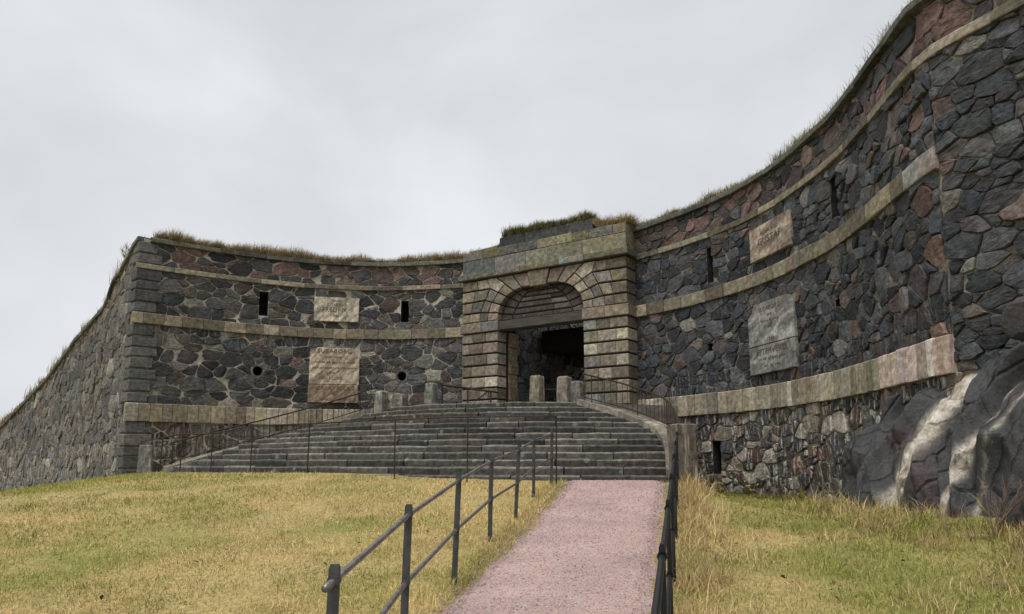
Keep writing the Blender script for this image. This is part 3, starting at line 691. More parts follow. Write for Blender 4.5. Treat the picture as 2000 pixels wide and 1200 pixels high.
for s_ in (-1, 1):
    for i in range(len(crs) - 1):
        xs = splits(1.6, HB, .36, .62)
        for j in range(len(xs) - 1):
            a0, a1 = sorted((xs[j] * s_, xs[j + 1] * s_)); last = j == len(xs) - 2; first = j == 0
            gblock([(a0, crs[i]), (a1, crs[i]), (a1, crs[i + 1]), (a0, crs[i + 1])], 0, -.75 if last else -.5, pick(P_GATE))
    # impost band
    xs = splits(1.57, HB + .06, .45, .8)
    for j in range(len(xs) - 1):
        a0, a1 = sorted((xs[j] * s_, xs[j + 1] * s_))
        gblock([(a0, 4.315), (a1, 4.315), (a1, 4.655), (a0, 4.655)], .05, -.75 if j == len(xs) - 2 else -.45, pick(P_GATE), mat=M_GATEL if j == len(xs) - 2 else M_GATE, gz=.004)
    # courses beside the arch: kinked joints, inner point, knee, level
    arch = lambda t: (1.6 * math.cos(t), 4.655 + .97 * math.sin(t))
    JI = [(1.6, 4.655), (1.575, 4.90), (1.48, 5.16), (1.25, 5.41), (.97, 5.56), (.67, 5.635), (.29, 5.64)]
    JK = [(2.35, 4.655), (2.3, 4.985), (2.12, 5.385), (1.92, 5.765), (1.66, 6.12), (1.02, 6.12), (.43, 6.12)]
    JL = [4.655, 4.99, 5.37, 5.755]
    mats = (M_GATE, M_GATEL)
    for i in range(3):
        i0, i1, k0, k1 = JI[i], JI[i + 1], JK[i], JK[i + 1]
        f = random.uniform(.42, .6); m0 = (i0[0] + (k0[0] - i0[0]) * f, i0[1] + (k0[1] - i0[1]) * f); m1 = (i1[0] + (k1[0] - i1[0]) * f, i1[1] + (k1[1] - i1[1]) * f)
        for pol in ([i0, m0, m1, i1], [m0, k0, k1, m1]): gblock([(q[0] * s_, q[1]) for q in pol], 0, -.5, pick(P_GATE), gz=.022, ga=.008)
        xs = splits(0, 1, .4, .62)
        for j in range(len(xs) - 1):
            u0, u1 = xs[j], xs[j + 1]; pol = [(k0[0] + (HB - k0[0]) * u0, k0[1] + (JL[i] - k0[1]) * u0), (k0[0] + (HB - k0[0]) * u1, k0[1] + (JL[i] - k0[1]) * u1), (k1[0] + (HB - k1[0]) * u1, k1[1] + (JL[i + 1] - k1[1]) * u1), (k1[0] + (HB - k1[0]) * u0, k1[1] + (JL[i + 1] - k1[1]) * u0)]
            gblock([(q[0] * s_, q[1]) for q in pol], 0, -.75 if j == len(xs) - 2 else -.5, pick(P_GATE), mat=M_GATEL if j == len(xs) - 2 else M_GATE)
    # top course: voussoir with knee, then level blocks
    f = .5; a, c, k_, d = JI[3], JI[4], JK[3], JK[4]; m0 = (a[0] + (k_[0] - a[0]) * f, a[1] + (k_[1] - a[1]) * f); m1 = (c[0] + (d[0] - c[0]) * f, c[1] + (d[1] - c[1]) * f)
    gblock([(q[0] * s_, q[1]) for q in (a, m0, m1, c)], 0, -.5, pick(P_GATE), gz=.02, ga=.01)
    gblock([(q[0] * s_, q[1]) for q in (m0, k_, (2.05, 6.12), d, m1)], 0, -.5, (.34, .31, .25), gz=.02, ga=.008)
    xs = splits(0, 1, .36, .6)
    for j in range(len(xs) - 1):
        x0 = 2.05 + (HB - 2.05) * xs[j]; x1 = 2.05 + (HB - 2.05) * xs[j + 1]; xb0 = 1.92 + (HB - 1.92) * xs[j]; xb1 = 1.92 + (HB - 1.92) * xs[j + 1]
        gblock([(q[0] * s_, q[1]) for q in ((xb0, 5.765 - .01 * xs[j]), (xb1, 5.765 - .01 * xs[j + 1]), (x1, 6.12), (x0, 6.12))], 0, -.75 if j == len(xs) - 2 else -.5, pick(P_GATE), mat=M_GATEL)
    # upper voussoirs
    for i in (4, 5): gblock([(q[0] * s_, q[1]) for q in (JI[i], JK[i], JK[i + 1], JI[i + 1])], 0, -.5, pick(P_GATE), gz=.018, ga=.018)
    # lunette side pieces
    LK = [(1.16, 4.64), (1.1, 4.81), (1.0, 5.01), (.87, 5.20), (.73, 5.355), (.53, 5.515)]
    P_LUN = [(1, (.068, .058, .052)), (1, (.095, .082, .072)), (1, (.055, .048, .044))]
    for i in range(5): gblock([(q[0] * s_, q[1]) for q in (LK[i], JI[i], JI[i + 1], LK[i + 1])], -.2, -.5, pick(P_LUN), 'lunette_panel', M_GATE, gz=.024, ga=.018)
for i in range(5):
    xs = [-1] + sorted(random.uniform(-.5, .5) for _ in range(1)) + [1]
    for j in range(2):
        q0, q1 = LK[i], LK[i + 1]; u0, u1 = xs[j], xs[j + 1]
        gblock([(q0[0] * u0, q0[1]), (q0[0] * u1, q0[1]), (q1[0] * u1, q1[1]), (q1[0] * u0, q1[1])], -.2, -.5, pick(P_LUN), 'lunette_panel', M_GATE, gz=.024, ga=.002)
gblock([(-.53, 5.515), (.53, 5.515), (.67, 5.635), (.29, 5.64), (-.29, 5.64), (-.67, 5.635)], -.22, -.5, (.06, .05, .047), 'lunette_panel')
gblock([JK[6], (-.43, 6.12), (-.29, 5.60), (.29, 5.60)], .045, -.5, (.165, .14, .105), 'keystone', gz=.004, ga=.012)
# lintel beam, cornice, attic courses, crowning slab
gblock([(-1.62, 4.335), (1.57, 4.335), (1.57, 4.63), (-1.62, 4.63)], -.05, -.5, (.12, .11, .1), 'lintel_beam', M_BEAM, gz=.002)
for z0, z1, bf, lo, hi, ext, mt in ((6.14, 6.345, .13, .7, 1.6, .10, M_GATEL), (6.345, 6.83, .0, .85, 1.5, 0, M_GATEL), (6.83, 7.14, .0, .55, .9, 0, M_GATEL)):
    xs = splits(-HB - ext, HB + ext, lo, hi)
    for j in range(len(xs) - 1):
        edge = j in (0, len(xs) - 2); m_ = mt if (edge or z0 != 6.345 or random.random() < .35) else M_GATE
        gblock([(xs[j], z0), (xs[j + 1], z0), (xs[j + 1], z1), (xs[j], z1)], bf, -.78, pick(P_ATTIC), 'cornice_block' if ext else 'attic_block', m_, gz=.004, ga=.003)
xs = [-1.6, -.55, .7, 1.95]
for j in range(3): gblock([(xs[j], 7.13), (xs[j + 1], 7.13), (xs[j + 1] - (.04 if j == 2 else 0), 7.47), (xs[j] + (.03 if j == 0 else 0), 7.47)], -.05, -.6, pick([(1, (.06, .065, .066)), (1, (.075, .078, .076))]), 'crown_slab', M_POST, gz=.002, ga=.003)
# dark body behind the joints
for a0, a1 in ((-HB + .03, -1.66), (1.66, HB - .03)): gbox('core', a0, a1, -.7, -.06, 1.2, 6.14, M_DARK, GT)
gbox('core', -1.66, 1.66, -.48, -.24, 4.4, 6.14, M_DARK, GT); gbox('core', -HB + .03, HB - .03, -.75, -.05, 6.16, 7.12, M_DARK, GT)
# inner jambs
for s_ in (-1, 1):
    zz = [1.5, 2.06, 2.5, 2.95, 3.4, 3.85, 4.34]
    for i in range(6):
        o_ = .05 * (i % 2); a0, a1 = sorted((s_ * (1.62 - o_), s_ * 2.1)); gblock([(a0, zz[i]), (a1, zz[i]), (a1, zz[i + 1]), (a0, zz[i + 1])], -.70, -1.2, pick([(1, (.24, .19, .13)), (1, (.28, .20, .13)), (1, (.2, .17, .13))]), 'jamb_block', gz=.006)
link('drip_pipe', raw_mesh('drip_pipe', *tube([gw(-1.66, -.6, 1.5), gw(-1.66, -.6, 4.4)], .025), M_RUST), GT)
# ------------------------------------------------------------------ passage behind the gate
PS = thing('gate_passage', 'dark stone lined passage seen through the gateway opening', 'passage', (2.8, 26, 1.59))
PW = Curve(np.array([np.array(gw(-1.78, -1.18 - t, 0))[:2] for t in np.linspace(0, 7.5, 30)]))
if PW.N(3).dot(AR) < 0: PW.sg = -1
wall_core('mortar_body', PW, 0, 7.4, 1.2, 5.6, PS, M_MORTD, thick=.8)
lay_stones(PW, rubble(0, 7.4, 1.3, 5.6, .42, .34, .03), PS, [(60, (.085, .09, .10)), (25, (.125, .128, .132)), (15, (.19, .185, .175))], (.04, .12))
PW2 = Curve(np.array([np.array(gw(1.78, -1.18 - t, 0))[:2] for t in np.linspace(0, 7.5, 30)]))
if PW2.N(3).dot(-AR) < 0: PW2.sg = -1
wall_core('mortar_body', PW2, 0, 7.4, 1.2, 4.4, PS, M_MORTD, thick=.8)
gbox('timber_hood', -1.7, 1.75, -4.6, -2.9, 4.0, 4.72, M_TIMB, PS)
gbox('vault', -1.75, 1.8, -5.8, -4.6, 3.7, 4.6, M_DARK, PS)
gbox('court_wall', -9, 9, -14.6, -14.0, 1.0, 5.6, M_MORTD, PS); gbox('court_floor', -9, 9, -14.0, -8.8, 1.0, ZP - .004, M_MORTD, PS)
V = [gw(a, b_, ZP - .004) for a, b_ in ((-2.2, -.3), (2.2, -.3), (2.2, -8.8), (-2.2, -8.8))] + [gw(a, b_, 1.0) for a, b_ in ((-2.2, -.3), (2.2, -.3), (2.2, -8.8), (-2.2, -8.8))]
link('passage_floor', raw_mesh('passage_floor', V, [(0, 1, 2, 3), (7, 6, 5, 4), (0, 4, 5, 1), (1, 5, 6, 2), (2, 6, 7, 3), (3, 7, 4, 0)], M_MORTD), PS)

# ------------------------------------------------------------------ fan staircase
ST_ = thing('fan_staircase', 'broad fan shaped staircase of worn grey stone steps, lichen spotted, below the gateway', 'staircase', (-1.5, 17, -.3))
NK = 13; RIS = .151; Z0S = -.22
EL = catmull([(-9.55, 20.3), (-9.25, 20.5), (-8.9, 20.8), (-8.6, 21.1), (-8.3, 21.4), (-7.95, 21.65), (-7.5, 21.85), (-6.95, 22.0), (-6.4, 22.1), (-5.8, 22.15), (-5.1, 22.1), (-4.5, 22.0), (-3.95, 21.85)])[::24]
ER = catmull([(2.90, 13.95), (3.0, 14.45), (3.1, 14.95), (3.2, 15.45), (3.27, 15.95), (3.31, 16.45), (3.33, 16.95), (3.28, 17.4), (3.09, 17.9), (2.84, 18.4), (2.5, 18.85), (2.1, 19.15), (1.7, 19.35)])[::24]
BC = Curve(catmull([(-9.55, 20.3), (-8.6, 18.9), (-7.2, 17.6), (-5.6, 16.55), (-4.1, 15.65), (-2.3, 14.8), (-.9, 14.35), (.4, 14.08), (1.5, 13.95), (2.90, 13.95)]))
TCv = Curve(catmull([(-3.95, 21.85), (-3.1, 20.85), (-2.2, 20.15), (-1.26, 19.75), (-.3, 19.45), (.7, 19.3), (1.7, 19.35)]))
def stair_curve(k):
    q = k / 12; wq = q; ts = np.linspace(0, 1, 61); P = []
    for t in ts: P.append(BC.P(t * BC.len) * (1 - wq) + TCv.P(t * TCv.len) * wq)
    P = np.array(P); dl = EL[k] - P[0]; dr = ER[k] - P[-1]
    P = P + dl * ((1 - ts) ** 2.2)[:, None] + dr * (ts ** 4)[:, None]
    return Curve(P)
SCV = [stair_curve(k) for k in range(NK)]
mC = SCV[6]; 
for c_ in SCV:
    if c_.N(c_.len * .6).dot(AO) < 0: c_.sg = -1
for k in range(NK):
    cv = SCV[k]; zt = Z0S + RIS * k; zb = zt - RIS - .03; s = 0
    # tread reaches behind the riser of the step above
    while s < cv.len - .02:
        e = min(cv.len, s + random.uniform(.75, 1.9))
        if cv.len - e < .45: e = cv.len
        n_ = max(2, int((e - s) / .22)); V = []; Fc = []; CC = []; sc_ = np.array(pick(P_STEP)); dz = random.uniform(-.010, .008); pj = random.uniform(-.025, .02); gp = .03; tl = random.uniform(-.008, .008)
        p1 = random.random() * 50
        for i in range(n_ + 1):
            u = i / n_; t = s + gp / 2 + (e - s - gp) * u; ec = .02 if i in (0, n_) else 0; jn = (vnoise(t * 2.3 + p1, k * 3.1) - .5) * .05; jz = (vnoise(t * 3.1 + p1, k * 2.1 + 7) - .5) * .028 + tl * (2 * u - 1)
            back = .95 if k < 12 else .5
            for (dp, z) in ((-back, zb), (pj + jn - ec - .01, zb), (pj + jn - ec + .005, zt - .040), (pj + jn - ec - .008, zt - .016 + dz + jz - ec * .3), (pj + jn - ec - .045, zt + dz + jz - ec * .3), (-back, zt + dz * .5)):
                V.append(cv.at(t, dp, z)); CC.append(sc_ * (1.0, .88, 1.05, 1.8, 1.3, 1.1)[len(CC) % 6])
        for i in range(n_):
            for q in range(6): q2 = (q + 1) % 6; Fc.append((i * 6 + q, i * 6 + q2, (i + 1) * 6 + q2, (i + 1) * 6 + q))
        Fc.append(tuple(range(6))[::-1]); Fc.append(tuple(n_ * 6 + q for q in range(6)))
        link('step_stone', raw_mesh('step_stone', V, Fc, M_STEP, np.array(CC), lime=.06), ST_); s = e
# landing slab behind the top step and the solid body below
edge = [SCV[12].at(t, -.3, 0)[:2] for t in np.linspace(0, SCV[12].len, 24)]
ring = edge + [(2.6, 19.9), (3.5, 20.2), gw(4.6, -.2, 0)[:2], gw(3.3, -.6, 0)[:2], gw(-3.3, -.6, 0)[:2], gw(-5.5, .6, 0)[:2]]
V = [(x, y, ZP - .012) for x, y in ring] + [(x, y, ZP - .5) for x, y in ring]; m_ = len(ring)
link('landing', raw_mesh('landing', V, [tuple(range(m_)), tuple(range(m_, 2 * m_))[::-1]] + [(i, (i + 1) % m_, m_ + (i + 1) % m_, m_ + i) for i in range(m_)], M_MORTD), ST_)
# cheek walls with sloping copings on both sides
def cheek(E_, outward, name):
    cv = Curve(catmull([tuple(p) for p in E_]))
    if cv.N(cv.len * .4).dot(outward) < 0: cv.sg = -1
    zf = lambda t: float(np.interp(t, np.linspace(0, cv.len, NK), [Z0S + RIS * k for k in range(NK)])) + .06
    s = .15
    while s < cv.len - .05:
        e = min(cv.len, s + random.uniform(.6, 1.1)); n_ = 4; V = []; Fc = []
        for i in range(n_ + 1):
            t = s + .005 + (e - s - .01) * i / n_
            for dp, dz in ((-.04, -.14), (-.04, 0), (.36, .02), (.40, -.02), (.40, -.14)): V.append(cv.at(t, dp, zf(t) + dz + random.uniform(-.006, .006)))
        for i in range(n_):
            for q in range(5): q2 = (q + 1) % 5; Fc.append((i * 5 + q, i * 5 + q2, (i + 1) * 5 + q2, (i + 1) * 5 + q))
        Fc.append(tuple(range(5))[::-1]); Fc.append(tuple(n_ * 5 + q for q in range(5)))
        link('cheek_coping', raw_mesh('cheek_coping', V, Fc, M_DRESS, pick([(1, (.21, .19, .15)), (1, (.165, .15, .12)), (1, (.14, .125, .10))]), lime=.2), ST_); s = e
    V = []; Fc = []; ts = np.linspace(0, cv.len, 40)
    for t in ts:
        for dp, top in ((.0, 0), (.33, 0), (.33, 1), (.0, 1)): V.append(cv.at(t, dp, zf(t) - .12 if top else -1.1))
    for i in range(39):
        for q in range(4): q2 = (q + 1) % 4; Fc.append((i * 4 + q, i * 4 + q2, (i + 1) * 4 + q2, (i + 1) * 4 + q))
    Fc.append((3, 2, 1, 0)); Fc.append(tuple(39 * 4 + q for q in range(4)))
    link('cheek_wall', raw_mesh('cheek_wall', V, Fc, M_MORTD), ST_)
    return cv, zf
cvR, zfR = cheek(ER, np.array([1, .3]), 'r'); cvL, zfL = cheek(EL, np.array([-.3, 1]), 'l')

# ------------------------------------------------------------------ stone posts
def stone_post(x, y, z0, wd, h, ang, col, label, taper=.93, dome=.06, group=None):
    t = thing('stone_post', label, 'post', (x, y, z0), group or 'stone posts of the staircase'); V = []; Fc = []; lay = [(1.0, -.15), (1.0, .0), (.99, h * .3), (.97, h * .6), (taper, h - dome), (taper * .86, h - dome * .35), (taper * .45, h)]
    m_ = 12
    for sc, zz in lay:
        for q in range(m_):
            a = 2 * math.pi * q / m_; c, s = math.cos(a), math.sin(a); pw = .2
            rx = math.copysign(abs(c) ** pw, c) * wd / 2 * sc; ry = math.copysign(abs(s) ** pw, s) * wd / 2 * sc
            rx += random.uniform(-.008, .008); ry += random.uniform(-.008, .008)
            V.append((x + rx * math.cos(ang) - ry * math.sin(ang), y + rx * math.sin(ang) + ry * math.cos(ang), z0 + zz + random.uniform(-.006, .006)))
    for l in range(len(lay) - 1):
        for q in range(m_): q2 = (q + 1) % m_; Fc.append((l * m_ + q, l * m_ + q2, (l + 1) * m_ + q2, (l + 1) * m_ + q))
    Fc.append(tuple((len(lay) - 1) * m_ + q for q in range(m_))); Fc.append(tuple(range(m_))[::-1])
    link('shaft', raw_mesh('shaft', V, Fc, M_POST, col, lime=.5), t); return t
fang = math.atan2(AR[1], AR[0])
def post_px(px, pyb, pyt, wpx, z0, col, label, **k):
    p = atz(px, pyb, z0); sc = math.hypot(p[0], p[1]) / FPX; return p, stone_post(p[0], p[1], z0, wpx * sc * .78, (pyb - pyt) * sc * 1.0, fang, col, label, **k)
post_px(1049, 788, 733, 30, ZP, (.17, .155, .11), 'squat tan stone post on the landing in front of the gate opening')
post_px(1103, 789, 735, 31, ZP, (.19, .17, .135), 'white-stained stone post where the curved railing starts')
pB = atY(1128, 780, 20.1); stone_post(pB[0], pB[1], ZP, .34, .62, fang, (.13, .125, .11), 'lower grey stone post just behind the railing start')
post_px(842, 791, 748, 26, ZP, (.13, .14, .11), 'greenish stone post at the foot-rail on the landing')
post_px(745, 800, 764, 26, ZP - .05, (.16, .16, .125), 'pale lichened stone post at the head of the long stair railing')
pC = atz(770, 798, ZP - .05); stone_post(pC[0] + .1, pC[1] + .35, ZP - .05, .4, .46, fang + .2, (.12, .105, .085), 'rounded brown stone stub beside the pale lichened post', dome=.14)
stone_post(3.15, 13.85, G(3.15, 13.85) - .05, .42, 1.13, .25, (.115, .10, .08), 'tall square stone newel beside the black path railing', dome=.02, taper=.99)
stone_post(-9.95, 20.35, G(-9.95, 20.35) - .03, .36, .82, .4, (.15, .15, .135), 'leaning grey stone newel at the wall corner end of the stairs', dome=.03, taper=.9)

# ------------------------------------------------------------------ railings
def railing(cv, zf, t0, t1, h0, h1, nb, label, off, name='stair_railing'):
    t = thing(name, label, 'railing', cv.at(t0, off, zf(t0)), 'stair railings')
    T = np.linspace(t0, t1, 40); hh = lambda q: np.interp(q, [t0, t1], [h0, h1])
    link('top_rail', raw_mesh('top_rail', *tube([cv.at(q, off, zf(q) + hh(q)) for q in T], .022), M_RUST, smooth=True), t)
    link('bottom_rail', raw_mesh('bottom_rail', *tube([cv.at(q, off, zf(q) + .1) for q in T], .014), M_RUST, smooth=True), t)
    for q in np.linspace(t0 + .05, t1 - .05, nb):
        major = nb > 12 and int(round((q - t0) / (t1 - t0) * (nb - 1))) % 8 == 0
        link('baluster', raw_mesh('baluster', *tube([cv.at(q, off, zf(q) + (-.04 if major else .09)), cv.at(q, off, zf(q) + hh(q))], (.014 if major else .0075), 5), M_RUST), t)
    return t
railing(cvR, zfR, .35, cvR.len - .1, .62, .72, 34, 'rusty curved iron railing with close balusters running down to the tall newel', .22)
railing(cvL, zfL, .3, cvL.len - .1, .62, .62, 36, 'thin rusty iron railing climbing the stair edge below the tablets', .15)
# thin rail fence along the foot of the steps
ff = thing('foot_fence', 'thin rusty single rail fence along the foot of the stairs', 'fence', (0, 14, -.2))
fp = [(277, 862, 20.9), (318, 855, 20.0), (357, 848, 19.2), (416, 847, 17.9), (494, 833, 16.7), (605, 828, 15.45), (772, 820, 14.3), (914, 815, 13.85), (1087, 814, 13.55)]
tops = []
for (x, y, Yd) in fp:
    p = atY(x, y, Yd); gz = G(p[0], p[1]); tops.append(tuple(p)); ti = random.uniform(-.03, .03)
    link('fence_post', raw_mesh('fence_post', *tube([(p[0] + ti, p[1], gz - .08), (p[0], p[1], p[2] + .01)], .014, 6), M_RUST), ff)
link('fence_rail', raw_mesh('fence_rail', *tube([tuple(q) for q in catmull(tops)[::6]] + [tops[-1]], .016), M_RUST, smooth=True), ff)
# landing rails
lr = thing('landing_rail', 'low rusty rail on the landing in front of the gate pier', 'railing', (0, 0, ZP))
pa = atY(862, 752, 20.6); pb_ = atY(975, 767, 21.3)
link('rail', raw_mesh('rail', *tube([tuple(pa), tuple(pb_)], .03), M_RUST), lr)
for f in (.02, .45, .85):
    q = pa + (pb_ - pa) * f; link('rail_post', raw_mesh('rail_post', *tube([(q[0], q[1], ZP - .05), tuple(q)], .028, 6), M_RUST), lr)
rd = thing('post_rod', 'thin iron rods joining the two stone posts in front of the opening', 'rail', (0, 0, ZP))
for yy in (758, 783):
    link('rod', raw_mesh('rod', *tube([tuple(atz(1049, 788, ZP)[:2]) + (float(atY(1049, yy, 19.6)[2]),), tuple(atz(1103, 789, ZP)[:2]) + (float(atY(1103, yy, 19.6)[2]),)], .014), M_RUST), rd)

# path railings
def path_railing(pts, label, pm, rm, h, rails, ext0, wd=.048, dp=.02, tilt=.0):
    t = thing('path_railing', label, 'railing', (pts[0][0], pts[0][1], G(*pts[0][:2])), 'path railings'); tp = []
    for i, (x, y) in enumerate(pts):
        gz = G(x, y); d = Vector((pts[min(i + 1, len(pts) - 1)][0] - pts[max(i - 1, 0)][0], pts[min(i + 1, len(pts) - 1)][1] - pts[max(i - 1, 0)][1], 0)).normalized(); nrm = Vector((d.y, -d.x, 0)); tl = nrm * random.uniform(0, tilt)
        V = []; Fc = []
        for zz, k in ((-.12, 1), (h - .02, 1), (h, .7)):
            c = Vector((x, y, gz + zz)) + tl * zz
            for sx, sy in ((-1, -1), (1, -1), (1, 1), (-1, 1)): V.append(c + nrm * (sx * wd / 2 * k) + d * (sy * dp / 2))
        for l in range(2):
            for q in range(4): q2 = (q + 1) % 4; Fc.append((l * 4 + q, l * 4 + q2, l * 4 + 4 + q2, l * 4 + 4 + q))
        Fc += [(3, 2, 1, 0), (8, 9, 10, 11)]
        link('rail_post', raw_mesh('rail_post', V, Fc, pm), t); tp.append((x, y, gz, tl))
        for hz in rails: link('rail_clamp', raw_mesh('rail_clamp', *tube([tuple(Vector((x, y, gz + hz)) + tl * hz - d * .03), tuple(Vector((x, y, gz + hz)) + tl * hz + d * .03)], .026, 8), pm, smooth=False), t)
    for hz in rails:
        L_ = [Vector((x, y, gz + hz)) + tl * hz for x, y, gz, tl in tp]; L_.insert(0, L_[0] + (L_[0] - L_[1]).normalized() * ext0)
        L_.append(L_[-1] + (L_[-1] - L_[-2]).normalized() * .06)
        link('handrail', raw_mesh('handrail', *tube([tuple(q) for q in L_], .0165), rm, smooth=True), t)
    return t
lp = []
for Yd, pxl in ((3.3, 652), (4.95, 793), (6.78, 889), (8.55, 957), (10.0, 1007), (11.9, 1042), (13.5, 1077)): lp.append(((pxl - 1000) / FPX * Yd * .985, Yd))
path_railing(lp, 'grey iron post railing with two bare steel rails beside the straw lawn', M_POSTI, M_RAILI, .97, (.90, .47), .13, tilt=.05)
rp = [(.727 + .2305 * (y - 3.7), y) for y in (2.2, 3.72, 5.15, 6.7, 8.7, 10.8, 13.15)]
path_railing(rp, 'black iron railing seen end on beside the long dry grass', M_BLACK, M_BLACK, .97, (.91, .47), .4, wd=.03, dp=.06)

# ------------------------------------------------------------------ chains and iron brackets
def link_mesh(l, w_, r):
    V = []; Fc = []; n1, n2 = 10, 5
    for i in range(n1):
        a = 2 * math.pi * i / n1; c = Vector((math.cos(a) * l / 2, math.sin(a) * w_ / 2, 0)); dr = Vector((math.cos(a), math.sin(a), 0))
        for j in range(n2): b_ = 2 * math.pi * j / n2; V.append(c + dr * (r * math.cos(b_)) + Vector((0, 0, r * math.sin(b_))))
    for i in range(n1):
        for j in range(n2): i2, j2 = (i + 1) % n1, (j + 1) % n2; Fc.append((i * n2 + j, i2 * n2 + j, i2 * n2 + j2, i * n2 + j2))
    return raw_mesh('link', V, Fc, M_RUST, smooth=True)
LM = link_mesh(.085, .06, .011)
def on_gate_plane(px, py, b_):
    d = ray(px, py); P_ = C0 + AO * b_; t = P_.dot(AO) / d[:2].dot(AO); return d * t
def chain(A, B_, label):
    t = thing('chain', label, 'chain', tuple(A), 'gate chains'); A = Vector(A); B_ = Vector(B_); D = B_ - A; n_ = max(2, int(D.length / .062)); q = D.to_track_quat('X', 'Z')
    for i in range(n_ + 1):
        o = link('link', LM, t); o.rotation_mode = 'QUATERNION'; from mathutils import Quaternion
        u = i / n_; o.location = A + D * u - Vector((0, 0, .12 * D.length / 3 * 4 * u * (1 - u))); o.rotation_quaternion = q @ Quaternion((1, 0, 0), math.radians(45 + 90 * (i % 2)))
    return t
pbk = on_gate_plane(985, 733, -.62)
chain(on_gate_plane(927, 784, .55), pbk, 'rusty iron chain slanting up from the landing to the jamb bracket')
chain(pbk, on_gate_plane(1014, 700, -1.35), 'upper run of iron chain from the jamb bracket into the dark passage')
chain(on_gate_plane(1104, 742, -1.2), on_gate_plane(1119, 702, -1.9), 'faint iron chain hanging inside the passage behind the posts')
for (x, y) in ((985, 733), (983, 665)):
    p = on_gate_plane(x, y, -.66); t = thing('iron_bracket', 'black iron chain bracket on the inner jamb, %s' % ('where the chain passes' if y > 700 else 'high up under the lintel'), 'bracket', tuple(p), 'chain brackets'); mb = MB()
    mb.add(*box(p, Vector((*AR, 0)) * .05, Vector((*AO, 0)) * .06, (0, 0, .05))); link('plate', mb.mesh('plate', M_BLACK), t)
    link('eye', raw_mesh('eye', *tube([tuple(p + np.array([.0, 0, .04])), tuple(p + np.array([*(AO * .12), .1])), tuple(p + np.array([*(AO * .05), .17]))], .022), M_BLACK, smooth=True), t)

# ------------------------------------------------------------------ rock outcrop and boulder
def rock():
    t = thing('rock_outcrop', 'sloping dark rock face with whitish veins under the end of the stone band', 'rock', (5.6, 11, -.7))
    foot = Curve(catmull([(6.45, 14.7), (6.0, 14.0), (5.65, 13.0), (5.45, 11.8), (5.3, 10.4), (5.35, 8.8), (5.6, 7.2), (6.3, 5.2)])); NU, NV = 260, 90
    def trin(a, b_, o):
        i, j = math.floor(a), math.floor(b_); fa, fb = a - i, b_ - j; h = lambda p, q: float(_tab[(p + 13 * o) % 256, (q + 31 * o) % 256])
        if fa + fb < 1: return h(i, j) + (h(i + 1, j) - h(i, j)) * fa + (h(i, j + 1) - h(i, j)) * fb
        return h(i + 1, j + 1) + (h(i, j + 1) - h(i + 1, j + 1)) * (1 - fa) + (h(i + 1, j) - h(i + 1, j + 1)) * (1 - fb)
    V = []; lim = []
    topz = lambda q: np.interp(q, [0, .06, .14, .20, .27, .47, .53, .60, .7, 1.0], [-.75, -.3, .7, 1.15, 1.24, 1.22, 1.35, 1.6, 1.85, 2.0])
    for i in range(NU):
        u = i / (NU - 1); f = foot.P(u * foot.len); sr = None
        # wall point opposite
        wp = RW.P(np.interp(u, [0, .5, 1], [S_COR - 4.6, S_COR - .0, RW.len - .2])) + RW.N(np.interp(u, [0, .5, 1], [S_COR - 4.6, S_COR, RW.len - .2])) * (-.1)
        zb = G(f[0], f[1]) - .25; zt = float(topz(u))
        for j in range(NV):
            v_ = j / (NV - 1); bul = math.sin(math.pi * min(1, v_ * 1.0)) * .12
            p = f * (1 - v_ ** 1.15) + wp * v_ ** 1.15; z = zb + (zt - zb) * (v_ ** .82)
            # strata run diagonally: displacement in steps across the bedding
            along = u * foot.len; st = along * 1.0 - (z + 1) * .42
            wa = (float(vnoise(along * 1.3, z * 1.3 + 4)) - .5) * .5; wb = (float(vnoise(along * 1.1 + 20, z * 1.2)) - .5) * .6
            d = (trin((st + wa) / .55, (z + wb) / .95, 3) - .5) * .62 + (trin((st + wa) / .21 + 7, (z + wb) / .4, 9) - .5) * .24 + (trin(along / .11, z / .13, 14) - .5) * .05 + bul
            d *= smoothstep(0, .10, v_) * 1.0 * (1 - .75 * smoothstep(.85, 1.0, v_)) * smoothstep(0, .04, u)
            nn = np.array([-.86, -.25, .45]); q = np.array([p[0], p[1], z]) + nn * d
            V.append(q)
            a1 = math.exp(-((st - 4.15 + .35 * (fbm(z * 1.1, 2, 2) - .5)) / .30) ** 4) + .8 * math.exp(-((st - 5.35 + .3 * (fbm(z * 1.5, 7, 2) - .5)) / .12) ** 4) * (1 - smoothstep(.5, .8, v_)) + .5 * math.exp(-((st - 5.9 + .3 * (fbm(z * 2, 5, 2) - .5)) / .05) ** 2)
            lim.append(min(1, a1 * 1.15))
    Fc = [(i * NV + j, (i + 1) * NV + j, (i + 1) * NV + j + 1, i * NV + j + 1) for i in range(NU - 1) for j in range(NV - 1)]
    me = raw_mesh('rock_face', V, Fc, M_ROCK, lime=lim); link('rock_face', me, t)
    # closed solid back so that the rock has body
    top = [V[i * NV + NV - 1] for i in range(NU)]; bot = [V[i * NV] for i in range(NU)]; W_ = []
    for i in range(NU): W_ += [top[i], top[i] + np.array([.5, .2, -.3]), bot[i] + np.array([.6, .2, -.4]), bot[i]]
    F2 = []
    for i in range(NU - 1):
        for q in range(3): F2.append((i * 4 + q, i * 4 + q + 1, i * 4 + 5 + q, i * 4 + 4 + q))
    link('rock_back', raw_mesh('rock_back', W_, F2, M_ROCK, lime=0.0), t); return t
rock()
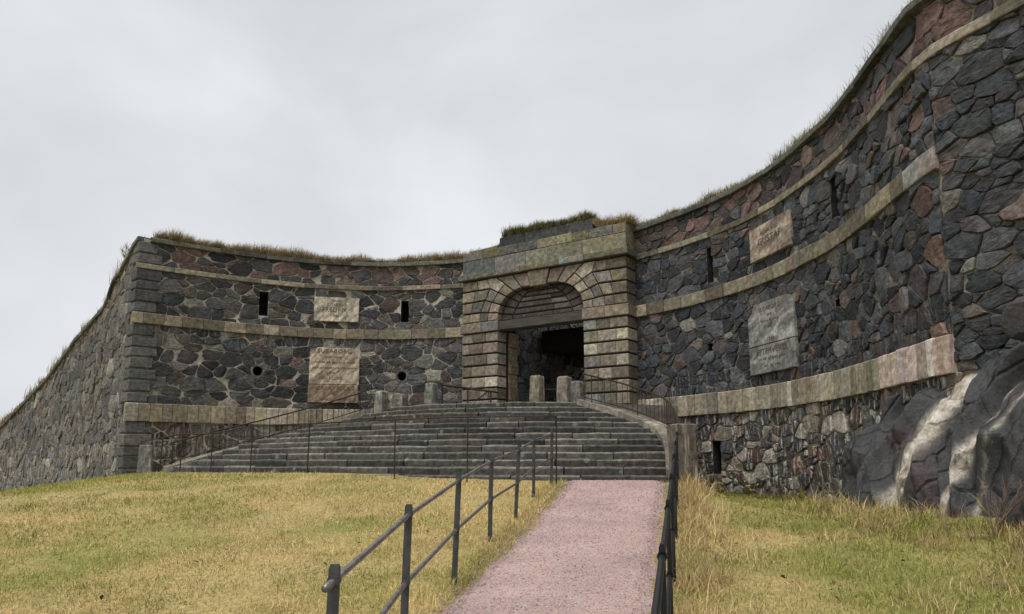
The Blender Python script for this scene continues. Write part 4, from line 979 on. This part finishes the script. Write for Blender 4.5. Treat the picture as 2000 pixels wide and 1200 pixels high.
def boulder(c, sz, label, seed):
    import bmesh
    bm = bmesh.new(); bmesh.ops.create_icosphere(bm, subdivisions=4, radius=1); r2 = random.Random(seed); pl = [Vector((r2.gauss(0, 1), r2.gauss(0, 1), r2.gauss(0, 1))).normalized() for _ in range(14)]
    for v_ in bm.verts:
        d = min([1.0] + [.78 / max(.05, v_.co.dot(q)) for q in pl if v_.co.dot(q) > .6]); v_.co *= d * (1 + .05 * (float(vnoise(v_.co.x * 4 + seed, v_.co.y * 4 + v_.co.z * 3)) - .5))
        v_.co = Vector((v_.co.x * sz[0], v_.co.y * sz[1], v_.co.z * sz[2])) + Vector(c)
    me = bpy.data.meshes.new('boulder'); bm.to_mesh(me); bm.free(); me.materials.append(M_ROCK); link('boulder', me, label=label, category='boulder')
boulder((6.35, 8.75, 1.72), (.38, .48, .34), 'grey boulder lying on top of the rock outcrop against the wall', 3)

# ------------------------------------------------------------------ rampart turf behind the copings
M_TURF, n, b = new_mat('rampart_turf'); p = pos(n)
n.links.new(ramp(n, noise(n, p, 6, 6, .7), [(.3, (.05, .042, .02)), (.55, (.12, .095, .045)), (.75, (.10, .11, .03))]), b.inputs['Base Color']); bump(n, b, noise(n, p, 25, 5, .8), .8, .05)
def turf(cv, s0, s1, zt, prof, lab):
    V = []; Fc = []; T = np.arange(s0, s1 + .01, .4); zf = zt if callable(zt) else (lambda s: zt)
    for t in T:
        for dp, dz in prof: V.append(cv.at(t, dp, zf(t) + dz + (0 if dz < 0 else (vnoise(t * 1.7, dp * 3) - .5) * .12)))
    m_ = len(prof)
    for i in range(len(T) - 1):
        for q in range(m_ - 1): Fc.append((i * m_ + q, i * m_ + q + 1, (i + 1) * m_ + q + 1, (i + 1) * m_ + q))
    link('rampart_turf', raw_mesh('rampart_turf', V, Fc, M_TURF, smooth=True), kind='structure', label=lab)
PRF = ((.02, -.02), (-.05, .06), (-.35, .16), (-1.0, .2), (-3.2, .3), (-3.4, -.6))
turf(LW, 0, LW.len - .3, ZC, PRF, 'earth and turf on top of the wall with two slit loopholes')
turf(RW, 0, RW.len, ZC, ((.02, -.02), (-.05, .05), (-.35, .12), (-1.0, .15), (-3.2, .2), (-3.4, -.6)), 'earth and turf on top of the tall sweeping wall')
turf(LF, .5, LF.len, ftop, ((.0, -.03), (-.1, .03), (-.5, .06), (-1.4, .06), (-1.5, -.4)), 'turf strip on the sloping flank wall')
GC = Curve(np.array([np.array(gw(a, -.06, 0))[:2] for a in np.linspace(-HB, HB, 30)]))
if GC.N(3).dot(AO) < 0: GC.sg = -1
def gtop(s): a = s - HB; return 7.44 if -1.55 < a < 1.9 else 7.1
turf(GC, .1, GC.len - .1, gtop, ((-.02, -.02), (-.06, .09), (-.25, .2), (-.7, .24), (-3, .1), (-3.1, -.6)), 'mossy turf on top of the gateway')

# ------------------------------------------------------------------ grass
def blades(P, Ln, Wd, lean, col, bend=.5, tip=None):
    """two-segment blades: P (n,3) roots, Ln length, lean (n,2) horizontal drift of the tip as a share of length"""
    n_ = len(P); a = rng.random(n_) * 2 * math.pi; side = np.stack([np.cos(a), np.sin(a), np.zeros(n_)], 1) * (Wd / 2)[:, None]
    up = np.array([0, 0, 1.0]); ld = np.concatenate([lean, np.zeros((n_, 1))], 1)
    zh = np.sqrt(np.clip(1 - (lean ** 2).sum(1), .08, 1))
    m1 = P + up * (Ln * zh * .62)[:, None] + ld * (Ln * (.5 - .3 * bend))[:, None]; t1 = P + up * (Ln * zh)[:, None] + ld * Ln[:, None]
    V = np.stack([P - side, P + side, m1 - side * .75, m1 + side * .75, t1], 1).reshape(-1, 3)
    F = (np.arange(n_)[:, None, None] * 5 + np.array([[0, 1, 3], [0, 3, 2], [2, 3, 4]])[None]).reshape(-1, 3)
    tip = col if tip is None else tip
    c = np.stack([col * .9, col * .9, col, col, tip], 1).reshape(-1, 3); return V, F, c
def straw_mix(x, y):
    g = fbm(x * .42 + 3, y * .42, 4); f = fbm(x * 2.1, y * 2.1 + 5, 3)
    left = smoothstep(-2.5, -8, x) * .22 + smoothstep(.5, 0, x - path_l(y) + .6) * 0 + np.exp(-((y - 19.5) / 2.5) ** 2) * .12
    k = smoothstep(.46, .66, g * .62 + f * .38 + left); return k
STRAW = np.array([.68, .515, .235]); GREEN = np.array([.33, .335, .085]); BROWN = np.array([.40, .285, .15])
# short lawn left of the path
n0 = 260000; yy = 4.2 * (23.5 / 4.2) ** (rng.random(n0) ** .9); xx = -yy * .78 + rng.random(n0) * (yy * .78 + 2.6)
gz = ground(xx, yy)
def in_stairs(x, y):
    ex = np.interp(x, [q[0] for q in BC.p], [q[1] for q in BC.p]); return (y > ex - .12) & (x > -9.6)
keep = (xx < path_l(yy) + .03 + .07 * rng.random(n0)) & ~in_stairs(xx, yy) & ((xx > -11.6) | (yy < 22.3 + (-xx - 11.75) * .93))
xx, yy, gz = xx[keep], yy[keep], gz[keep]; n0 = len(xx)
k = np.clip(straw_mix(xx, yy) + rng.normal(0, .2, n0), 0, 1)[:, None]
cB = (STRAW * (1 - k) + GREEN * k) * (.5 + .8 * rng.random((n0, 1))) * (.72 + .5 * fbm(xx * 1.1 + 40, yy * 1.1, 4))[:, None]; ed = np.abs(xx - path_l(yy)) < .25
Ln = (.022 + .03 * rng.random(n0)) * (1 + .02 * yy) * (1 + .9 * ed) * (1 + .6 * (fbm(xx * 3, yy * 3, 2) > .66)); Wd = .0022 * (1 + .24 * yy) * (.7 + .6 * rng.random(n0))
V, F, c = blades(np.stack([xx, yy, gz - .004], 1), Ln, Wd, (rng.normal(0, .75, (n0, 2)) * np.array([1.2, .8])).clip(-.92, .92), cB)
link('lawn_grass', big_mesh('lawn_grass', V, F, M_GRASS, c), kind='stuff', label='short straw coloured and green lawn grass beside the path')
# right meadow: short green grass plus long dry stems
n0 = 150000; yy = 3.2 * (20 / 3.2) ** rng.random(n0); xx = path_r(yy) - .02 + rng.random(n0) * (yy * .75 + .5)
wallx = np.interp(yy, RW.p[::-1, 1], RW.p[::-1, 0]); keep = (xx < np.minimum(wallx - .12, 6.6)) & ~((yy > 13.4) & (xx < 3.6)) & ~((yy > 14) & (xx < 3.95))
xx, yy = xx[keep], yy[keep]; n0 = len(xx); f = fbm(xx * .8 + 9, yy * .8, 4); k = np.clip(smoothstep(.78, .45, f) * 1.0 + rng.normal(0, .22, n0), 0, 1)[:, None]
GR2 = np.array([.32, .31, .085])
cB = (STRAW * .9 * (1 - k) + GR2 * k) * (.5 + .75 * rng.random((n0, 1)))
Ln = (.022 + .035 * rng.random(n0)) * (1 + .03 * yy); Wd = .0023 * (1 + .24 * yy) * (.7 + .6 * rng.random(n0))
V, F, c = blades(np.stack([xx, yy, ground(xx, yy) - .004], 1), Ln, Wd, rng.normal(.05, .6, (n0, 2)).clip(-.85, .85), cB)
link('meadow_grass', big_mesh('meadow_grass', V, F, M_GRASS, c), kind='stuff', label='short green grass right of the black railing')
def tufts(cx, cy, nb, rad, h, colr, wind=(.15, 0), zfun=ground, spread=.42, wk=1.0):
    x = np.repeat(cx, nb) + rng.normal(0, 1, len(cx) * nb) * np.repeat(rad, nb); y = np.repeat(cy, nb) + rng.normal(0, 1, len(cx) * nb) * np.repeat(rad, nb)
    m_ = len(x); Ln = np.repeat(h, nb) * (.5 + .7 * rng.random(m_)); ln = rng.normal(0, spread, (m_, 2)) + np.array(wind); ln = ln / np.maximum(1, np.linalg.norm(ln, axis=1, keepdims=True) / .93)
    dist = np.hypot(x, y); Wd = (.0022 + .0006 * dist) * wk * (.7 + .6 * rng.random(m_)); cB = np.repeat(colr, nb, 0) * (.5 + .8 * rng.random((m_, 1)))
    return blades(np.stack([x, y, zfun(x, y) - .01], 1), Ln, Wd, ln, cB)
# long dry grass: along the railing, in front of the rock, scattered
tx, ty, th, tcx = [], [], [], []
for i in range(190):                                        # along the path's right edge
    y = 2.6 + 11.0 * random.random(); x = .727 + .2305 * (y - 3.7) + .10 + abs(random.gauss(0, .2)); tx.append(x); ty.append(y); th.append(random.uniform(.09, .26) * (1.6 if random.random() < .2 else 1)); tcx.append(STRAW * .88 if random.random() < .75 else BROWN)
for i in range(230):                                        # rock foot and right side
    y = random.uniform(4.2, 13.5); x = min(5.9, np.interp(y, [4, 7, 10, 14], [4.5, 5.0, 5.0, 5.5]) + random.gauss(0, .33)); tx.append(x); ty.append(y); th.append(random.uniform(.10, .32) * (1.6 if random.random() < .15 else 1)); tcx.append([STRAW * .85, BROWN, BROWN * .7, GREEN * .9][random.randrange(4)])
for i in range(90):
    y = random.uniform(3.5, 10); x = random.uniform(1.6 + .23 * (y - 3.7), 5); tx.append(x); ty.append(y); th.append(random.uniform(.07, .18)); tcx.append(STRAW * .8 if random.random() < .6 else GREEN)
for i in range(110):                                        # dark rough growth at the wall foot
    s = random.uniform(1.8, 9.0); q = RW.at(s, .3 + random.random() * .5, 0); tx.append(q[0]); ty.append(q[1]); th.append(random.uniform(.06, .18)); tcx.append([BROWN * .6, GREEN * .7, np.array([.26, .20, .03])][random.randrange(3)])
V, F, c = tufts(np.array(tx), np.array(ty), 46, np.full(len(tx), .09), np.array(th), np.array(tcx), (.16, -.04), spread=.62)
link('dry_grass', big_mesh('dry_grass', V, F, M_GRASS, c), kind='stuff', label='long dry yellow grass along the black railing and rock foot')
# turf fringe on the wall tops
def fringe(cv, s0, s1, zt, per_m, h, lab, pal, dmin=-.35, dmax=.06, spread=.55, wk=.75):
    m_ = int((s1 - s0) * per_m); S = s0 + rng.random(m_) * (s1 - s0); zf = zt if callable(zt) else (lambda s: zt)
    hv = h * (.35 + 1.35 * np.clip(fbm(S * 1.3, S * 0 + h * 7, 3), 0, 1) ** 1.3); X_ = []
    D = dmin + (dmax - dmin) * rng.random(m_)
    for s, d in zip(S, D): X_.append(cv.at(s, d, zf(s) + .05 * (d < -.05)))
    X_ = np.array(X_); nb = 16; m2 = m_ * nb; P_ = np.repeat(X_, nb, 0); P_[:, :2] += rng.normal(0, .05, (m2, 2))
    Ln = np.repeat(hv, nb) * (.45 + .75 * rng.random(m2)); ln = rng.normal(0, spread, (m2, 2)) + np.array([.5, -.22]); ln /= np.maximum(1, np.linalg.norm(ln, axis=1, keepdims=True) / .93)
    Wd = (.003 + .00055 * np.hypot(P_[:, 0], P_[:, 1])) * wk * (.7 + .6 * rng.random(m2)); pl = np.array(pal); cB = np.repeat(pl[rng.integers(0, len(pl), m_)], nb, 0) * (.45 + .8 * rng.random((m2, 1)))
    V, F, c = blades(P_ - np.array([0, 0, .03]), Ln, Wd, ln, cB); link('turf_fringe', big_mesh('turf_fringe', V, F, M_GRASS, c), kind='stuff', label=lab)
FB = [(.38, .29, .165), (.46, .36, .21), (.30, .23, .125), (.29, .25, .12)]; FG = [(.20, .20, .06), (.15, .18, .045), (.27, .22, .10), (.30, .23, .11)]
fringe(LW, 0, LW.len - .45, ZC, 110, .38, 'thick brown grass fringe along the coping above the two slit loopholes', FB)
fringe(RW, 0, RW.len, ZC + .03, 120, .26, 'green brown grass fringe along the coping of the tall sweeping wall', FG + FB[:1] + [(.22, .25, .05)], dmin=-.4, dmax=.05, spread=.6)
fringe(LF, .2, LF.len, ftop, 16, .42, 'sparse dry grass on the sloping flank wall', FB[:2], dmin=-.3, spread=.3)
fringe(GC, HB - 1.5, HB + 1.8, 7.50, 190, .36, 'green moss and heather on the dark slab crowning the gateway', [(.12, .15, .035), (.17, .20, .045), (.13, .12, .05), (.2, .16, .08)], dmin=-.45, dmax=-.02, spread=.5)
fringe(GC, HB + 1.85, GC.len, 7.16, 190, .5, 'dry straw tuft on the gateway corner', [(.44, .34, .18), (.36, .27, .14)], dmin=-.6, dmax=-.12)
fringe(GC, .15, HB - 1.6, 7.13, 60, .28, 'brown weeds on the far shoulder of the gateway', FB, dmin=-.6, dmax=-.12)
# leafless twigs
def twig(base, h, label, seed, nst=7, colm=M_RUST):
    t = thing('bare_shrub', label, 'shrub', base, 'bare shrubs and stems'); r2 = random.Random(seed); mb = MB()
    def grow(p, d, l, r, lev):
        q = p + d * l * .5 + Vector((r2.uniform(-1, 1), r2.uniform(-1, 1), 0)) * l * .06; e = q + (d + Vector((r2.uniform(-.25, .25), r2.uniform(-.25, .25), .05))).normalized() * l * .5
        mb.add(*tube([p, q, e], [r, r * .8, r * .55], 4, False))
        if lev > 0:
            for _ in range(3):
                f = r2.uniform(.35, 1); s = p + (e - p) * f; grow(s, (d + Vector((r2.uniform(-.7, .7), r2.uniform(-.7, .7), r2.uniform(-.1, .4)))).normalized(), l * r2.uniform(.4, .65), r * .6, lev - 1)
    for _ in range(nst): grow(Vector(base), Vector((r2.uniform(-.5, .5), r2.uniform(-.5, .5), 1)).normalized(), h * r2.uniform(.45, .75), .006 + .0004 * Vector(base).length, 2)
    link('twigs', mb.mesh('twigs', M_TWIG), t)
M_TWIG, n, b = new_mat('twig_bark'); b.inputs['Base Color'].default_value = (.16, .12, .09, 1)
twig((-12.5, 23.55, 6.3), .9, 'bare twiggy shrub on top of the wall corner', 2)
q = RW.at(9.6, -.15, ZC); twig(q, .55, 'bare twiggy shrub leaning over the coping of the tall wall', 5)
for i, (x, y) in enumerate(((4.9, 6.4), (5.2, 8.2), (4.75, 5.3))):
    twig((x, y, G(x, y) - .02), .7, ['dark bare stems in the dry grass at the rock foot', 'pale dry stems standing against the rock face', 'thin dry stems in the foreground meadow'][i], 11 + i, 6)
# yellow weed at the wall base
def weed(base, h, label, seed):
    t = thing('yellow_weed', label, 'plant', base, 'yellow weeds'); r2 = random.Random(seed); mb = MB(); mb2 = MB()
    for _ in range(9):
        d = Vector((r2.uniform(-.5, .5), r2.uniform(-.5, .5), 1)).normalized(); e = Vector(base) + d * h * r2.uniform(.6, 1); mb.add(*tube([Vector(base), (Vector(base) + e) / 2 + Vector((r2.uniform(-.03, .03), 0, 0)), e], [.006, .005, .003], 4, False))
        for k in range(7):
            c = Vector(base) + (e - Vector(base)) * r2.uniform(.35, 1.05) + Vector((r2.uniform(-.06, .06), r2.uniform(-.06, .06), r2.uniform(-.03, .03))); a = Vector((r2.gauss(0, 1), r2.gauss(0, 1), r2.gauss(0, 1))).normalized() * .04; b2 = a.cross(Vector((.3, .2, 1))).normalized() * .022
            mb2.add([c - a, c + b2, c + a, c - b2], [(0, 1, 2, 3)])
    link('stems', mb.mesh('stems', M_TWIG), t); link('leaves', mb2.mesh('leaves', M_YEL), t)
M_YEL, n, b = new_mat('yellow_leaf'); b.inputs['Base Color'].default_value = (.30, .22, .03, 1)
for i, (px_, py_) in enumerate(((1430, 975), (1490, 985), (1660, 985))):
    s, z = RW.hit(px_, py_); q = RW.at(s, .35 if i < 2 else .9, 0); weed((q[0], q[1], G(q[0], q[1]) - .02), .42, ['yellowing weed below the dark slit in the wall base', 'yellowing weed at the wall base between slit and rock', 'sparse yellow weed at the left foot of the rock'][i], 30 + i)

# fallen leaves and specks on both lawns
nl = 260; ly = rng.uniform(4.0, 12.5, nl); lx = np.where(rng.random(nl) < .6, path_r(ly) + .4 + rng.random(nl) * 3.2, path_l(ly) - .3 - rng.random(nl) * 6); a = rng.random(nl) * 6.28; sz = .012 + .02 * rng.random(nl)
c3 = np.stack([lx, ly, ground(lx, ly) + .022 + .02 * rng.random(nl)], 1); u = np.stack([np.cos(a), np.sin(a), rng.normal(0, .35, nl)], 1) * sz[:, None]; v_ = np.stack([-np.sin(a), np.cos(a), rng.normal(0, .35, nl)], 1) * (sz * .6)[:, None]
V = np.stack([c3 - u, c3 + v_ + np.array([0, 0, .008]), c3 + u, c3 - v_ + np.array([0, 0, .008])], 1).reshape(-1, 3); F = (np.arange(nl)[:, None, None] * 4 + np.array([[0, 1, 2], [0, 2, 3]])[None]).reshape(-1, 3)
lc = np.array([[.07, .045, .03], [.14, .08, .04], [.05, .04, .03]])[rng.integers(0, 3, nl)]
link('fallen_leaves', big_mesh('fallen_leaves', V, F, M_GRASS, np.repeat(lc, 4, 0)), kind='stuff', label='small brown fallen leaves scattered over the grass')

flush_stones()
